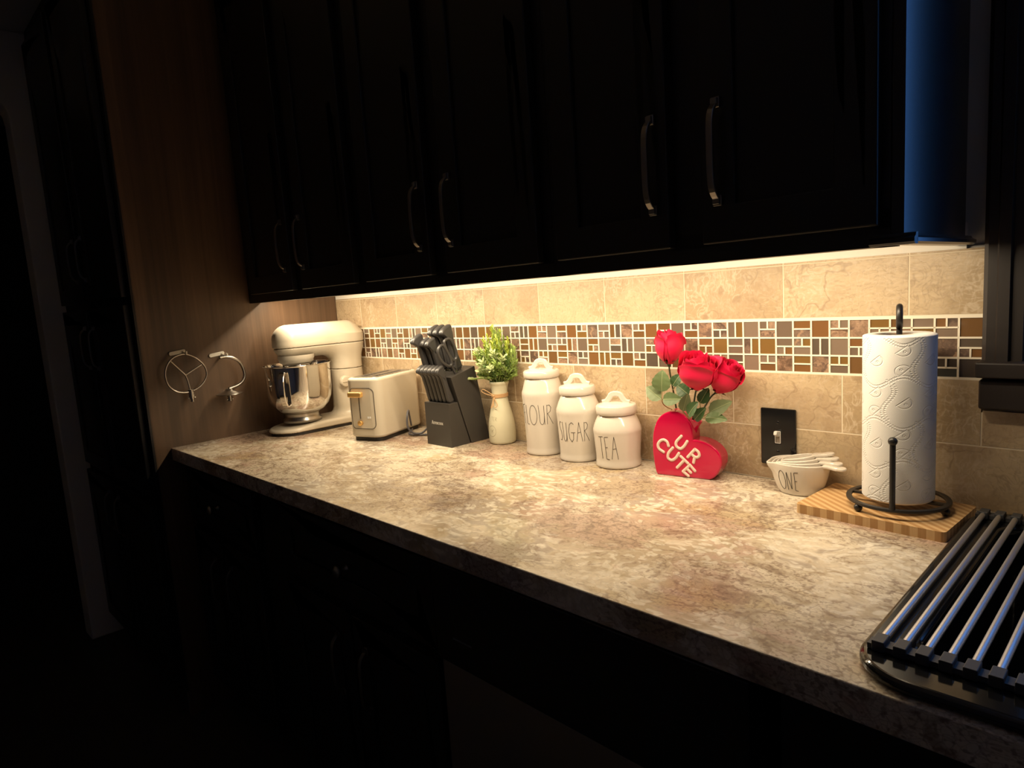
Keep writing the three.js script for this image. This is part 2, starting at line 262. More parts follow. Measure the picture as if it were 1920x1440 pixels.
/* mosaic band: cells read off the photograph from the right end leftwards, three rows. F full, V two uprights, H two bars, A bar over two squares, B two squares over bar */
{
  const stones = [stoneTex([0.13, 0.076, 0.048], [0.25, 0.15, 0.098], [0.36, 0.23, 0.15], 111), stoneTex([0.10, 0.062, 0.045], [0.19, 0.125, 0.09], [0.30, 0.19, 0.12], 131), stoneTex([0.25, 0.155, 0.10], [0.36, 0.235, 0.155], [0.15, 0.095, 0.068], 151)];
  const kinds = {
    O: [M(0.200, 0.112, 0.036, 0.12), M(0.20, 0.098, 0.038, 0.14), M(0.165, 0.088, 0.036, 0.12)], G: [M(0.165, 0.120, 0.088, 0.12), M(0.215, 0.158, 0.118, 0.14), M(0.115, 0.088, 0.066, 0.12)],
    S: stones.map(t => M(1, 1, 1, 0.45, { map: t })), D: [M(0.055, 0.055, 0.05, 0.14), M(0.07, 0.055, 0.045, 0.16)],
  };
  const cols = ['F:O|A:GSO|F:D', 'B:OSG|F:S|B:DDD', 'H:GO|V:OS|F:S', 'B:OGS|F:O|A:GSG', 'A:OGS|F:G|F:O', 'F:S|A:OGG|F:O', 'B:SGS|F:G|B:OOG', 'F:O|V:GG|F:S', 'H:OS|B:SOG|H:OO', 'F:G|A:GGO|F:S',
    'B:GSS|F:O|B:GGO', 'F:G|V:SO|F:G', 'V:GO|H:GG|A:GOO', 'A:SGS|F:O|V:OS', 'F:S|A:OOO|B:GSG', 'B:GSO|F:S|H:GO', 'F:G|V:GG|F:O', 'H:OG|F:O|F:G', 'F:O|A:SOG|F:G', 'B:GOO|F:G|B:SGO',
    'F:S|V:GG|F:O', 'V:OG|H:SG|A:OGS', 'A:GSG|F:G|V:OO', 'F:S|A:OOS|F:O', 'B:GSO|F:G|B:GGG', 'F:O|V:OS|F:S', 'H:OS|B:GGO|H:OS', 'F:G|A:GOS|F:O', 'B:SSS|F:G|B:OOS', 'F:O|V:OO|F:S', 'V:GG|H:OO|A:SOS', 'A:SGG|F:S|V:GO', 'F:G|A:OGO|F:S'];
  const gen = ['F', 'A', 'B', 'V', 'F', 'H'];
  for (let k = cols.length; k < 59; k++) { const r = []; for (let j = 0; j < 3; j++) { const t = (k + j) % 2 ? gen[Math.floor(rnd() * 6)] : 'F'; r.push(t + ':' + Array.from({ length: t === 'F' ? 1 : t === 'A' || t === 'B' ? 3 : 2 }, () => 'OGSOGS'[Math.floor(rnd() * 6)]).join('')); } cols.push(r.join('|')); }
  const PX = 0.0348, R = 2.0564, ys = [1.2448, 1.2100, 1.1757, 1.1412], g = 0.00155, bars = [], rest = [];
  const yT = 1.2489, yB = 1.1400; let count = 0;
  bars.push(bx(0, R, ys[0] - g, yT, -0.009, -0.0003), bx(0, R, yB - 0.001, ys[3] + g, -0.009, -0.0003), bx(0, R, ys[1] - g, ys[1] + g, -0.009, -0.0003), bx(0, R, ys[2] - g, ys[2] + g, -0.009, -0.0003));
  const shapes = {};
  const piece = (x0, x1, y0, y1, k) => {
    const list = kinds[k], m = list[Math.floor(rnd() * list.length)], w = x1 - x0, h = y1 - y0, key = [w, h].map(q => q.toFixed(4)).join();
    if (count < 299 && x0 > 0.16) {
      const var_ = k === 'S' ? Math.floor(rnd() * 5) : 0, kk = key + var_; shapes[kk] ??= uvm(bx(-w / 2, w / 2, -h / 2, h / 2, -0.004, 0, 0.0006), var_ * 0.031, var_ * 0.017);
      const t = mesh('mosaic_tile', shapes[kk], m, wallBack); t.position.set((x0 + x1) / 2, (y0 + y1) / 2, -0.0022); count++;
    } else rest.push(bx(x0, x1, y0, y1, -0.0062, -0.0022, 0.0006));
  };
  cols.forEach((c, k) => {
    const x1 = R - k * PX, x0 = Math.max(0.001, x1 - PX); if (x1 < 0.01) return;
    const jit = 0.0006 * (rnd() - 0.5); if (x0 > 0.002) bars.push(bx(x0 - g + jit, x0 + g + jit, ys[3], ys[0], -0.009, -0.0004));
    c.split('|').forEach((spec, j) => {
      const [t, s] = spec.split(':'), a = x0 + g, b = x1 - g, top = ys[j] - g, bot = ys[j + 1] + g, mx = (a + b) / 2, my = (top + bot) / 2;
      const hb = (y) => bars.push(bx(a - g, b + g, y - g * 0.9, y + g * 0.9, -0.009, -0.0004)), vb = (y0, y1) => bars.push(bx(mx - g * 0.9, mx + g * 0.9, y0, y1, -0.009, -0.0004));
      const G = g * 0.9;
      if (t === 'F') piece(a, b, bot, top, s[0]);
      if (t === 'V') { vb(bot, top); piece(a, mx - G, bot, top, s[0]); piece(mx + G, b, bot, top, s[1]); }
      if (t === 'H') { hb(my); piece(a, b, my + G, top, s[0]); piece(a, b, bot, my - G, s[1]); }
      if (t === 'A') { hb(my); vb(bot, my); piece(a, b, my + G, top, s[0]); piece(a, mx - G, bot, my - G, s[1]); piece(mx + G, b, bot, my - G, s[2]); }
      if (t === 'B') { hb(my); vb(my, top); piece(a, mx - G, my + G, top, s[0]); piece(mx + G, b, my + G, top, s[1]); piece(a, b, bot, my - G, s[2]); }
    });
  });
  mesh('mosaic_grout', merge(bars), mat.grout, wallBack, 'cream grout of the mosaic band');
  const m = mesh('mosaic_tile', uvm(merge(rest)), kinds.O[1], wallBack); m.userData.kind = 'stuff';
  mesh('mosaic_backing', bx(0, R, yB, yT, -0.0089, -0.0066), mat.grout, wallBack);
}
/* window */
{
  const w = struct('window_1', 'dark wood framed window beside the wall cabinets');
  const x0 = 2.0572, c = WINX0 - 0.005;
  const prof = [[x0, 0], [x0, 0.012], [x0 + 0.006, 0.016], [x0 + 0.018, 0.016], [x0 + 0.021, 0.021], [x0 + 0.036, 0.021], [x0 + 0.039, 0.015], [c - 0.003, 0.015], [c, 0.010], [c, 0]];
  const jamb = (pts) => extrude(shapeOf(pts.map(p => [p[0], -p[1]])), WINY1 + 0.08 - 1.174, 0).rotateX(-Math.PI / 2).translate(0, 1.174, 0);
  mesh('casing', jamb(prof), mat.casing, w, 'fluted dark wood casing'); mesh('casing', jamb(prof.map(p => [WINX0 + WINX1 - p[0], p[1]]).reverse()), mat.casing, w);
  mesh('casing', bx(x0, WINX1 + 0.078, WINY1, WINY1 + 0.08, -0.009, 0.021, 0.003), mat.casing, w);
  mesh('sill', bx(2.052, WINX1 + 0.09, 1.148, 1.174, -0.14, 0.040, 0.004), mat.casing, w); mesh('apron', bx(2.056, WINX1 + 0.08, 1.095, 1.1435, -0.009, 0.026, 0.004), mat.casing, w);
  mesh('jamb', merge([bx(WINX0 - 0.004, WINX0 + 0.004, 1.174, WINY1, -0.14, 0.008), bx(WINX1 - 0.010, WINX1 + 0.004, 1.174, WINY1, -0.14, 0.008), bx(WINX0, WINX1, WINY1 - 0.01, WINY1 + 0.004, -0.14, 0.008)]), mat.casing, w);
  const mx = (WINX0 + WINX1) / 2;
  mesh('sash', merge([bx(WINX0 + 0.004, WINX0 + 0.022, 1.174, WINY1 - 0.01, -0.12, -0.085), bx(WINX1 - 0.035, WINX1 - 0.01, 1.174, WINY1 - 0.01, -0.12, -0.085), bx(WINX0 + 0.01, WINX1 - 0.01, 1.186, 1.221, -0.12, -0.085), bx(WINX0 + 0.01, WINX1 - 0.01, WINY1 - 0.045, WINY1 - 0.01, -0.12, -0.085), bx(mx - 0.012, mx + 0.012, 1.221, WINY1 - 0.045, -0.12, -0.085)]), mat.casing, w);
  mesh('pane', bx(WINX0 + 0.022, mx - 0.012, 1.221, WINY1 - 0.045, -0.104, -0.101), mat.pane, w); mesh('pane', bx(mx + 0.012, WINX1 - 0.035, 1.221, WINY1 - 0.045, -0.104, -0.101), mat.pane, w);
}

/* ------------------------------------------------------------------ cabinets */
/* bow pull, 146 mm between feet: strap arch with stepped square feet; stands on z = 0 */
const pullGeo = (() => {
  const L = 0.0725, D = 0.026, t = 0.0042, w = 0.0105, out = [], inn = [];
  for (let i = 0; i <= 24; i++) { const s = -1 + 2 * i / 24, a = Math.abs(s), z = D - 0.018 * Math.pow(a, 7) - 0.003 * a * a, y = s * L; out.push([y, z]); inn.unshift([y * 0.955, z - t]); }
  const arch = extrude(shapeOf([...out, ...inn].map(p => [p[0], p[1]])), w, 0.0008, 1).translate(0, 0, -w / 2);   // x = along, y = out
  arch.applyMatrix4(new THREE.Matrix4().makeBasis(V(0, 1, 0), V(0, 0, 1), V(1, 0, 0)));
  const feet = [-1, 1].flatMap(s => [rbox(0.014, 0.016, 0.005, 0, s * (L - 0.001), 0.0025, 0.001), rbox(0.011, 0.012, 0.006, 0, s * (L - 0.001), 0.0065, 0.001)]);
  return merge([arch, ...feet]);
})();
const knobGeo = lathe([[0, 0], [0.009, 0], [0.008, 0.004], [0.0055, 0.008], [0.005, 0.016], [0.011, 0.021], [0.0145, 0.026], [0.013, 0.031], [0.006, 0.034], [0, 0.0345]], 28).rotateX(Math.PI / 2);
function door(parent, x0, x1, y0, y1, z, handle, name = 'door') {
  const w = x1 - x0, h = y1 - y0, f = Math.min(0.056, w * 0.3, h * 0.3), s = roundRect(w, h, 0.002); s.holes.push(roundRect(w - 2 * f, h - 2 * f, 0.001, 0, 0, true));
  const d = mesh(name, extrude(s, 0.019, 0.0025, 2, 2).translate((x0 + x1) / 2, (y0 + y1) / 2, z - 0.019), mat.cab, parent);
  mesh('door_panel', bx(x0 + f - 0.004, x1 - f + 0.004, y0 + f - 0.004, y1 - f + 0.004, z - 0.016, z - 0.007), mat.cab, d);
  if (handle) { const k = mesh(handle.knob ? 'knob' : 'handle', handle.knob ? knobGeo : pullGeo, mat.bronze, d, 'dark metal ' + (handle.knob ? 'knob' : 'bow handle')); k.position.set(handle.x, handle.y, z); }
  return d;
}
/* wall cabinets */
{
  const ZB = 0.002, ZF = 0.333, Y0 = 1.362, Y1 = 2.36, floorY = 1.389;
  const cabs = [[0.002, 0.750, [[0.060, 0.369, 0.340], [0.427, 0.721, 0.4555]], 'black wall cabinet above the stand mixer and toaster'], [0.750, 1.4205, [[0.778, 1.055, 1.028], [1.113, 1.396, 1.142]], 'black wall cabinet above the knife block and canisters'], [1.4205, 2.029, [[1.445, 1.692, 1.665], [1.751, 2.0025, 1.780]], 'black wall cabinet above the roses and paper towel']];
  for (const [x0, x1, doors, label] of cabs) {
    const t = thing('wall_cabinet', label, 'cabinet', [0, 0, 0], 0, 'row of black wall cabinets');
    const last = x1 > 2, a = x0 + 0.0004, b = x1 - 0.0004;
    mesh('carcass', merge([bx(a, last ? b - 0.017 : b, floorY, floorY + 0.014, ZB, 0.292), bx(a, a + 0.016, floorY, Y1, ZB, 0.292), bx(b - 0.016, b, floorY, Y1, ZB, 0.292), bx(a, last ? b - 0.017 : b, Y1 - 0.016, Y1, ZB, 0.292), bx(a, last ? b - 0.017 : b, floorY, Y1, ZB, 0.010)].filter((g, i) => !(i === 2 && last))), mat.cabIn, t, 'pale inside of the cabinet');
    if (last) mesh('end_panel', bx(b - 0.016, b, Y0 + 0.001, Y1, ZB, ZF, 0.0015), mat.cabEnd, t, 'satin black end panel facing the window');
    const stiles = [bx(a, doors[0][0] + 0.012, Y0, Y1, 0.292, ZF), bx(doors[1][1] - 0.012, last ? b - 0.016 : b, Y0, Y1, 0.292, ZF), bx(doors[0][1] - 0.012, doors[1][0] + 0.012, Y0, Y1, 0.292, ZF), bx(a, last ? b - 0.016 : b, Y0, 1.41, 0.292, ZF), bx(a, last ? b - 0.016 : b, Y1 - 0.05, Y1, 0.292, ZF)];
    mesh('face_frame', merge(stiles), mat.cab, t);
    if (last) {   // small base moulding returns along the end
      const pr = [[0, 0], [0.012, 0], [0.0155, 0.003], [0.0155, 0.008], [0.010, 0.011], [0.0085, 0.0145], [0, 0.0155]];
      mesh('moulding', extrude(shapeOf(pr), 0.330, 0.0).translate(b, Y0 + 0.0005, ZB), mat.cabEnd, t);
      mesh('moulding', extrude(shapeOf(pr), b + 0.0155 - 1.99, 0.0).rotateY(-Math.PI / 2).translate(b + 0.0155, Y0 + 0.0005, ZF - 0.003), mat.cab, t);
    }
    for (const [d0, d1, hx] of doors) door(t, d0, d1, 1.3895, 2.335, ZF + 0.020, { x: hx, y: 1.5245 });
  }
  /* light bar behind the face frames */
  const l = thing('under_cabinet_light', 'warm light bar tucked under the wall cabinets', 'light', [(LED.x0 + LED.x1) / 2, LED.y, LED.z], 0);
  const L = LED.x1 - LED.x0, tl = -LED.tilt;
  mesh('diffuser', rbox(L, 0.0012, LED.w, 0, 0, 0, 0.0005).rotateX(-tl), mat.diffuser, l, 'glowing warm white strip');
  mesh('housing', box(L + 0.006, 0.0022, LED.w, 0, 0.0022, 0).rotateX(-tl), mat.alu, l);
}
/* tall cabinet on the left: its brown side panel faces the worktop */
{
  const t = thing('tall_cabinet', 'tall dark pantry cabinet with a brown wood side panel next to the worktop', 'cabinet');
  mesh('side_panel', uvm(bx(-0.019, 0, 0, 2.448, 0.0, 0.695, 0.0015), 0, 0), mat.panel, t, 'brown wood-grain side panel');
  mesh('carcass', bx(-0.895, -0.020, 0.09, 2.448, 0.0, 0.690), mat.cab, t);
  mesh('toe_kick', bx(-0.89, -0.021, 0, 0.09, 0.0, 0.62), mat.cab, t);
  mesh('face_frame', merge([bx(-0.895, -0.0, 0.09, 0.12, 0.69, 0.70), bx(-0.895, 0, 0.735, 0.775, 0.69, 0.70), bx(-0.895, 0, 1.375, 1.41, 0.69, 0.70), bx(-0.895, 0, 2.38, 2.448, 0.69, 0.70), bx(-0.04, 0, 0.12, 2.38, 0.69, 0.70), bx(-0.895, -0.86, 0.12, 2.38, 0.69, 0.70), bx(-0.50, -0.44, 0.12, 2.38, 0.69, 0.70)]), mat.cab, t);
  for (const [y0, y1, hy] of [[0.115, 0.74, 0.628], [0.77, 1.38, 1.241], [1.405, 2.39, 1.552]]) { door(t, -0.868, -0.495, y0, y1, 0.72, { x: -0.528, y: hy }); door(t, -0.440, -0.030, y0, y1, 0.72, { x: -0.405, y: hy }); }
}
/* base units */
{
  const Y1 = CY - 0.0415, ZF = 0.598;
  const unit = (x0, x1, doors, knob, label) => {
    const t = thing('base_cabinet', label, 'cabinet', [0, 0, 0], 0, 'row of black base cabinets');
    mesh('carcass', bx(x0, x1, 0.10, Y1, 0.002, ZF - 0.001), mat.cab, t); mesh('toe_kick', bx(x0, x1, 0, 0.10, 0.002, 0.53), mat.cab, t);
    for (const [a, b, hx] of doors) door(t, a, b, 0.125, 0.645, ZF + 0.019, { x: hx, y: 0.508 });
    if (knob) door(t, doors[0][0], doors[doors.length - 1][1], 0.670, 0.850, ZF + 0.019, { knob: true, x: knob, y: 0.757 }, 'drawer_front');
    return t;
  };
  unit(0.001, 0.655, [[0.025, 0.258, 0.2035], [0.268, 0.520, 0.325]], 0.274, 'black base cabinet next to the brown side panel');
  unit(0.656, 1.342, [[0.690, 0.995, 0.941], [1.005, 1.320, 1.060]], 1.010, 'black base cabinet between the corner unit and dishwasher');
  {   // under the sink: open box, so that the basin hangs inside it
    const t = thing('base_cabinet', 'black base cabinet under the sink', 'cabinet', [0, 0, 0], 0, 'row of black base cabinets');
    mesh('carcass', merge([bx(1.958, 1.976, 0.10, Y1, 0.002, ZF), bx(2.88, 2.898, 0.10, Y1, 0.002, ZF), bx(1.958, 2.898, 0.10, 0.118, 0.002, ZF), bx(1.958, 2.898, 0.10, Y1, 0.002, 0.012), bx(1.958, 2.898, 0.66, Y1, ZF - 0.018, ZF)]), mat.cab, t);
    mesh('toe_kick', bx(1.958, 2.898, 0, 0.10, 0.002, 0.53), mat.cab, t);
    door(t, 1.98, 2.4485, 0.125, 0.645, ZF + 0.019, { x: 2.39, y: 0.508 }); door(t, 2.432, 2.875, 0.125, 0.645, ZF + 0.019, { x: 2.466, y: 0.508 });
  }
  const d = thing('dishwasher', 'built-in dishwasher with black control panel and metal door under the worktop', 'dishwasher');
  mesh('body', bx(1.350, 1.952, 0.10, Y1 - 0.004, 0.004, 0.585), mat.dwBlack, d); mesh('toe_kick', bx(1.350, 1.952, 0, 0.10, 0.004, 0.53), mat.dwBlack, d);
  mesh('control_panel', bx(1.347, 1.955, 0.678, Y1 - 0.006, 0.585, 0.637, 0.004), mat.dwBlack, d, 'black control panel'); mesh('door', bx(1.349, 1.953, 0.12, 0.674, 0.585, 0.628, 0.003), mat.dwSteel, d, 'brushed metal door');
  mesh('badge', bx(1.399, 1.449, 0.7305, 0.7335, 0.637, 0.6376), mat.greyPlastic, d);
}
/* worktop with the sink cut out */
{
  const s = shapeOf([[0.0005, -0.0008], [3.0, -0.0008], [3.0, -0.645], [0.0005, -0.645]]); s.holes.push(roundRect(0.62, 0.52, 0.04, 2.408, -0.335, true));
  const t = mesh('worktop', uvm(slab(s, CY - 0.041, CY, 0.0022, 3)), mat.counter, scene); tag(t, 'long beige and brown stone-patterned worktop', 'worktop');
}
/* ------------------------------------------------------------------ sink and drying rack */
{
  const t = thing('sink', 'glossy black sink with a raised rounded rim at the window', 'sink', [2.408, CY, 0.335]);
  const X = 2.40, Zc = 0.335, rim = roundRect(0.70, 0.604, 0.062); rim.holes.push(roundRect(0.598, 0.492, 0.045, 0, 0, true));
  mesh('rim', slab(rim, 0.0004, 0.0145, 0.0065, 5, 16), mat.sink, t, 'glossy black raised rim');
  const wl = (s0, s1, y0, y1) => { const a = roundRect(s0[0], s0[1], 0.05); a.holes.push(roundRect(s1[0], s1[1], 0.045, 0, 0, true)); return slab(a, y0, y1, 0); };
  mesh('basin', merge([wl([0.610, 0.505], [0.592, 0.486], -0.20, 0.006), slab(roundRect(0.610, 0.505, 0.05), -0.212, -0.20, 0)]), mat.sink, t);
  mesh('drain', lathe([[0, 0.002], [0.03, 0.002], [0.042, 0.004], [0.045, 0.0]], 32).translate(0, -0.2, 0), mat.steel, t);
  const r = thing('drying_rack', 'roll-up rack of metal rods lying across the black sink', 'dish rack', [2.0685, CY + 0.0147, 0.335]);
  const N = 17, st = 0.0207, zf = 0.247, zb = -0.258;
  for (const z of [zf, zb]) {
    mesh('silicone_strip', box(N * st, 0.006, 0.016, N * st / 2 - 0.001, 0.0035, z), mat.silicone, r, 'grey rubber edge strip');
    for (let k = 0; k < N; k++) mesh('clip', rbox(0.0125, 0.0118, 0.022, 0.0100 + k * st, 0.0062, z, 0.0012, 1), mat.silicone, r);
  }
  for (let k = 0; k < N; k++) mesh('rod', new THREE.CylinderGeometry(0.0039, 0.0039, zf - zb, 16).rotateX(Math.PI / 2).translate(0.0100 + k * st, 0.0072, (zf + zb) / 2), mat.rod, r);
}
/* ------------------------------------------------------------------ stand mixer */
{
  const t = thing('stand_mixer', 'cream stand mixer with shiny steel bowl in the corner', 'mixer', [0.152, CY, 0.0]);
  const body = (x, y, z) => {
    const head = sdRBox(x, y - 0.3095, z - 0.1715, 0.056, 0.0575, 0.1615, 0.052), colz = z - 0.070, tp = 0.052 + 0.006 * sst(0.2, 0.02, y);
    const col = Math.max(sdRRect(x, colz, tp, 0.056, 0.050), y - 0.31, 0.01 - y);
    return smin(head, col, 0.045);
  };
  const base = (x, y, z) => { const d2 = sdRRect(x, z - 0.192, 0.080, 0.184, 0.079), top = 0.034 - 0.012 * sst(0.20, 0.37, z); const b = y - top, q = d2 + 0.010, w = b + 0.010; return Math.max(Math.hypot(Math.max(q, 0), Math.max(w, 0)) + Math.min(Math.max(q, w), 0) - 0.010, 0.010 - y); };
  const full = (x, y, z) => { const col = body(x, y, z); return smin(col, base(x, y, z), 0.03); };
  const lo = [-0.096, -0.006, -0.003], hi = [0.096, 0.380, 0.386], cell = 0.0032;
  mesh('head_cover', surfaceNets((x, y, z) => Math.max(body(x, y, z), 0.2905 - y), [lo[0], 0.28, lo[2]], hi, cell), mat.cream, t);
  mesh('motor_head', surfaceNets((x, y, z) => Math.max(body(x, y, z), y - 0.2892, 0.1975 - y), [lo[0], 0.19, lo[2]], [hi[0], 0.297, hi[2]], cell), mat.cream, t);
  mesh('pedestal', surfaceNets((x, y, z) => Math.max(full(x, y, z), y - 0.1962), lo, [hi[0], 0.205, hi[2]], cell), mat.cream, t, 'cream pedestal and foot plate');
  mesh('foot', slab(roundRect(0.150, 0.352, 0.074, 0, -0.192), 0, 0.012, 0.002), mat.rubber, t, 'dark rubber foot');
  const bz = 0.2586;
  const bowl = [[0, 0.062], [0.045, 0.0625], [0.060, 0.066], [0.078, 0.076], [0.094, 0.094], [0.1035, 0.118], [0.1075, 0.150], [0.109, 0.228], [0.1135, 0.2315], [0.1135, 0.2335], [0.108, 0.2325], [0.1072, 0.150], [0.102, 0.12], [0.09, 0.094], [0.07, 0.076], [0, 0.066]];
  const b = mesh('bowl', lathe(bowl, 96).translate(0, 0, bz), mat.chrome, t, 'mirror-polished steel bowl');
  mesh('bowl_foot', lathe([[0, 0.036], [0.064, 0.036], [0.063, 0.045], [0.057, 0.050], [0.056, 0.063], [0.066, 0.069]], 64).translate(0, 0, bz), mat.steel, b);
  { // strap handle facing the room
    const a = 0.70, ux = Math.sin(a), uz = Math.cos(a), P = (r, y) => [ux * r, y, bz + uz * r], pts = [P(0.107, 0.212), P(0.122, 0.213), P(0.134, 0.196), P(0.139, 0.165), P(0.134, 0.128), P(0.120, 0.104), P(0.101, 0.106)];
    const c = curveOf(pts), sh = roundRect(0.007, 0.020, 0.003), g = new THREE.ExtrudeGeometry(sh, { steps: 40, extrudePath: c, curveSegments: 4 });
    mesh('bowl_handle', g, mat.chrome, b, 'polished steel handle');
  }
  mesh('planetary_hub', lathe([[0, 0.236], [0.050, 0.236], [0.056, 0.240], [0.057, 0.248], [0.060, 0.252], [0.060, 0.264]], 56).translate(0, 0, bz), mat.creamDark, t, 'round mixing hub');
  mesh('hub_ring', lathe([[0.030, 0.226], [0.046, 0.226], [0.048, 0.236], [0.03, 0.236]], 48).translate(0, 0, bz), mat.chrome, t);
  mesh('shaft', cyl(0.008, 0.10, 0, 0.186, bz), mat.chrome, t);
  const k = mesh('speed_knob', lathe([[0, 0], [0.019, 0], [0.021, 0.004], [0.019, 0.014], [0.015, 0.017], [0, 0.017]], 36).rotateZ(-Math.PI / 2).translate(0.043, 0.153, 0.110), mat.cream, t, 'round cream knob');
  mesh('pointer', rbox(0.003, 0.004, 0.03, 0.061, 0.153, 0.110, 0.001, 1), mat.creamDark, k);
}
/* ------------------------------------------------------------------ toaster */
{
  const t = thing('toaster', 'cream two-slot toaster with gold lever between mixer and knife block', 'toaster', [0.4890, CY, 0.1385], 0.345);
  const W = 0.126, D = 0.232, H = 0.196;
  mesh('foot', slab(roundRect(W - 0.016, D - 0.016, 0.022), 0, 0.014, 0.002), mat.rubber, t, 'dark foot');
  const body = roundRect(W, D, 0.030);
  mesh('body', slab(body, 0.012, H, 0.009, 6, 16), mat.cream, t, 'cream shell');
  mesh('skirt', slab(roundRect(W + 0.0006, D + 0.0006, 0.030), 0.0135, 0.026, 0.006, 3, 16), mat.creamDark, t);
  { // top plate with two slots
    const s = roundRect(W - 0.026, D - 0.030, 0.02); for (const x of [-0.022, 0.022]) s.holes.push(roundRect(0.024, 0.150, 0.006, x, 0, true));
    const top = mesh('top_plate', slab(s, H - 0.0035, H + 0.0014, 0.0007, 1), mat.steel, t, 'brushed steel top around the slots');
    for (const x of [-0.022, 0.022]) {
      mesh('slot', box(0.0238, 0.001, 0.1498, x, H - 0.0002, 0), mat.rubber, top);
      for (let k = 0; k < 9; k++) mesh('guide_wire', box(0.0225, 0.0016, 0.0016, x, H + 0.0006, -0.064 + k * 0.016), mat.chrome, top);
    }
  }
  const F = D / 2;
  { // framed control panel on the front
    const o = roundRect(0.090, 0.128, 0.016, 0, 0.103); o.holes.push(roundRect(0.0862, 0.1242, 0.0142, 0, 0.103, true));
    const rim = extrude(o, 0.004, 0.0005, 1, 10), inner = extrude(roundRect(0.0862, 0.1242, 0.0142, 0, 0.103), 0.003, 0.0005, 1, 10);
    const bend = g => { const p = g.attributes.position; for (let i = 0; i < p.count; i++) { const x = Math.abs(p.getX(i)), over = Math.max(0, x - 0.033); p.setZ(i, p.getZ(i) - (0.030 - Math.sqrt(Math.max(0, 0.0009 - over * over)))); } g.computeVertexNormals(); return g; };
    const panel = mesh('control_panel', bend(inner).translate(0, 0, F - 0.0020), mat.cream, t, 'framed cream front panel');
    mesh('frame', bend(rim).translate(0, 0, F - 0.0022), mat.seam, panel, 'dark outline');
    mesh('lever_slot', rbox(0.0022, 0.082, 0.001, -0.010, 0.112, F + 0.0012, 0.0003, 1), mat.rubber, panel);
    mesh('indicator', merge([rbox(0.006, 0.006, 0.0008, 0.019, 0.075, F + 0.0012, 0.0003, 1), rbox(0.006, 0.006, 0.0008, 0.0265, 0.075, F + 0.0012, 0.0003, 1)]), mat.icon, panel, 'small pale symbols');
    const lv = mesh('lever', rbox(0.052, 0.0160, 0.014, -0.016, 0.147, F + 0.010, 0.004), mat.gold, t, 'gold lever'); mesh('lever_neck', rbox(0.004, 0.008, 0.010, -0.010, 0.147, F + 0.003, 0.001, 1), mat.gold, lv);
    mesh('browning_knob', lathe([[0, 0], [0.008, 0], [0.0082, 0.007], [0.0065, 0.009], [0, 0.009]], 24).rotateX(Math.PI / 2).translate(-0.010, 0.058, F + 0.001), mat.gold, t, 'small gold knob');
  }
  const inv = new THREE.Matrix4().makeRotationY(-0.345);
  const cordPts = [[0.545, 0.022, 0.085], [0.560, 0.060, 0.100], [0.585, 0.080, 0.120], [0.605, 0.068, 0.140], [0.607, 0.035, 0.143], [0.612, 0.012, 0.128], [0.628, 0.010, 0.105], [0.645, 0.030, 0.085], [0.668, 0.034, 0.066], [0.690, 0.006, 0.050], [0.700, 0.004, 0.030]].map(p => V(p[0] - 0.4890, p[1], p[2] - 0.1385).applyMatrix4(inv));
  mesh('cord', tube(cordPts, 0.0030, 90, 8), mat.greyPlastic, t, 'grey power cord');
  const c2 = [[0.535, 0.006, 0.075], [0.580, 0.004, 0.120], [0.625, 0.004, 0.110], [0.668, 0.004, 0.062], [0.675, 0.004, 0.03]].map(p => V(p[0] - 0.4890, p[1], p[2] - 0.1385).applyMatrix4(inv));
  mesh('cord', tube(c2, 0.0030, 50, 8), mat.greyPlastic, t);
}
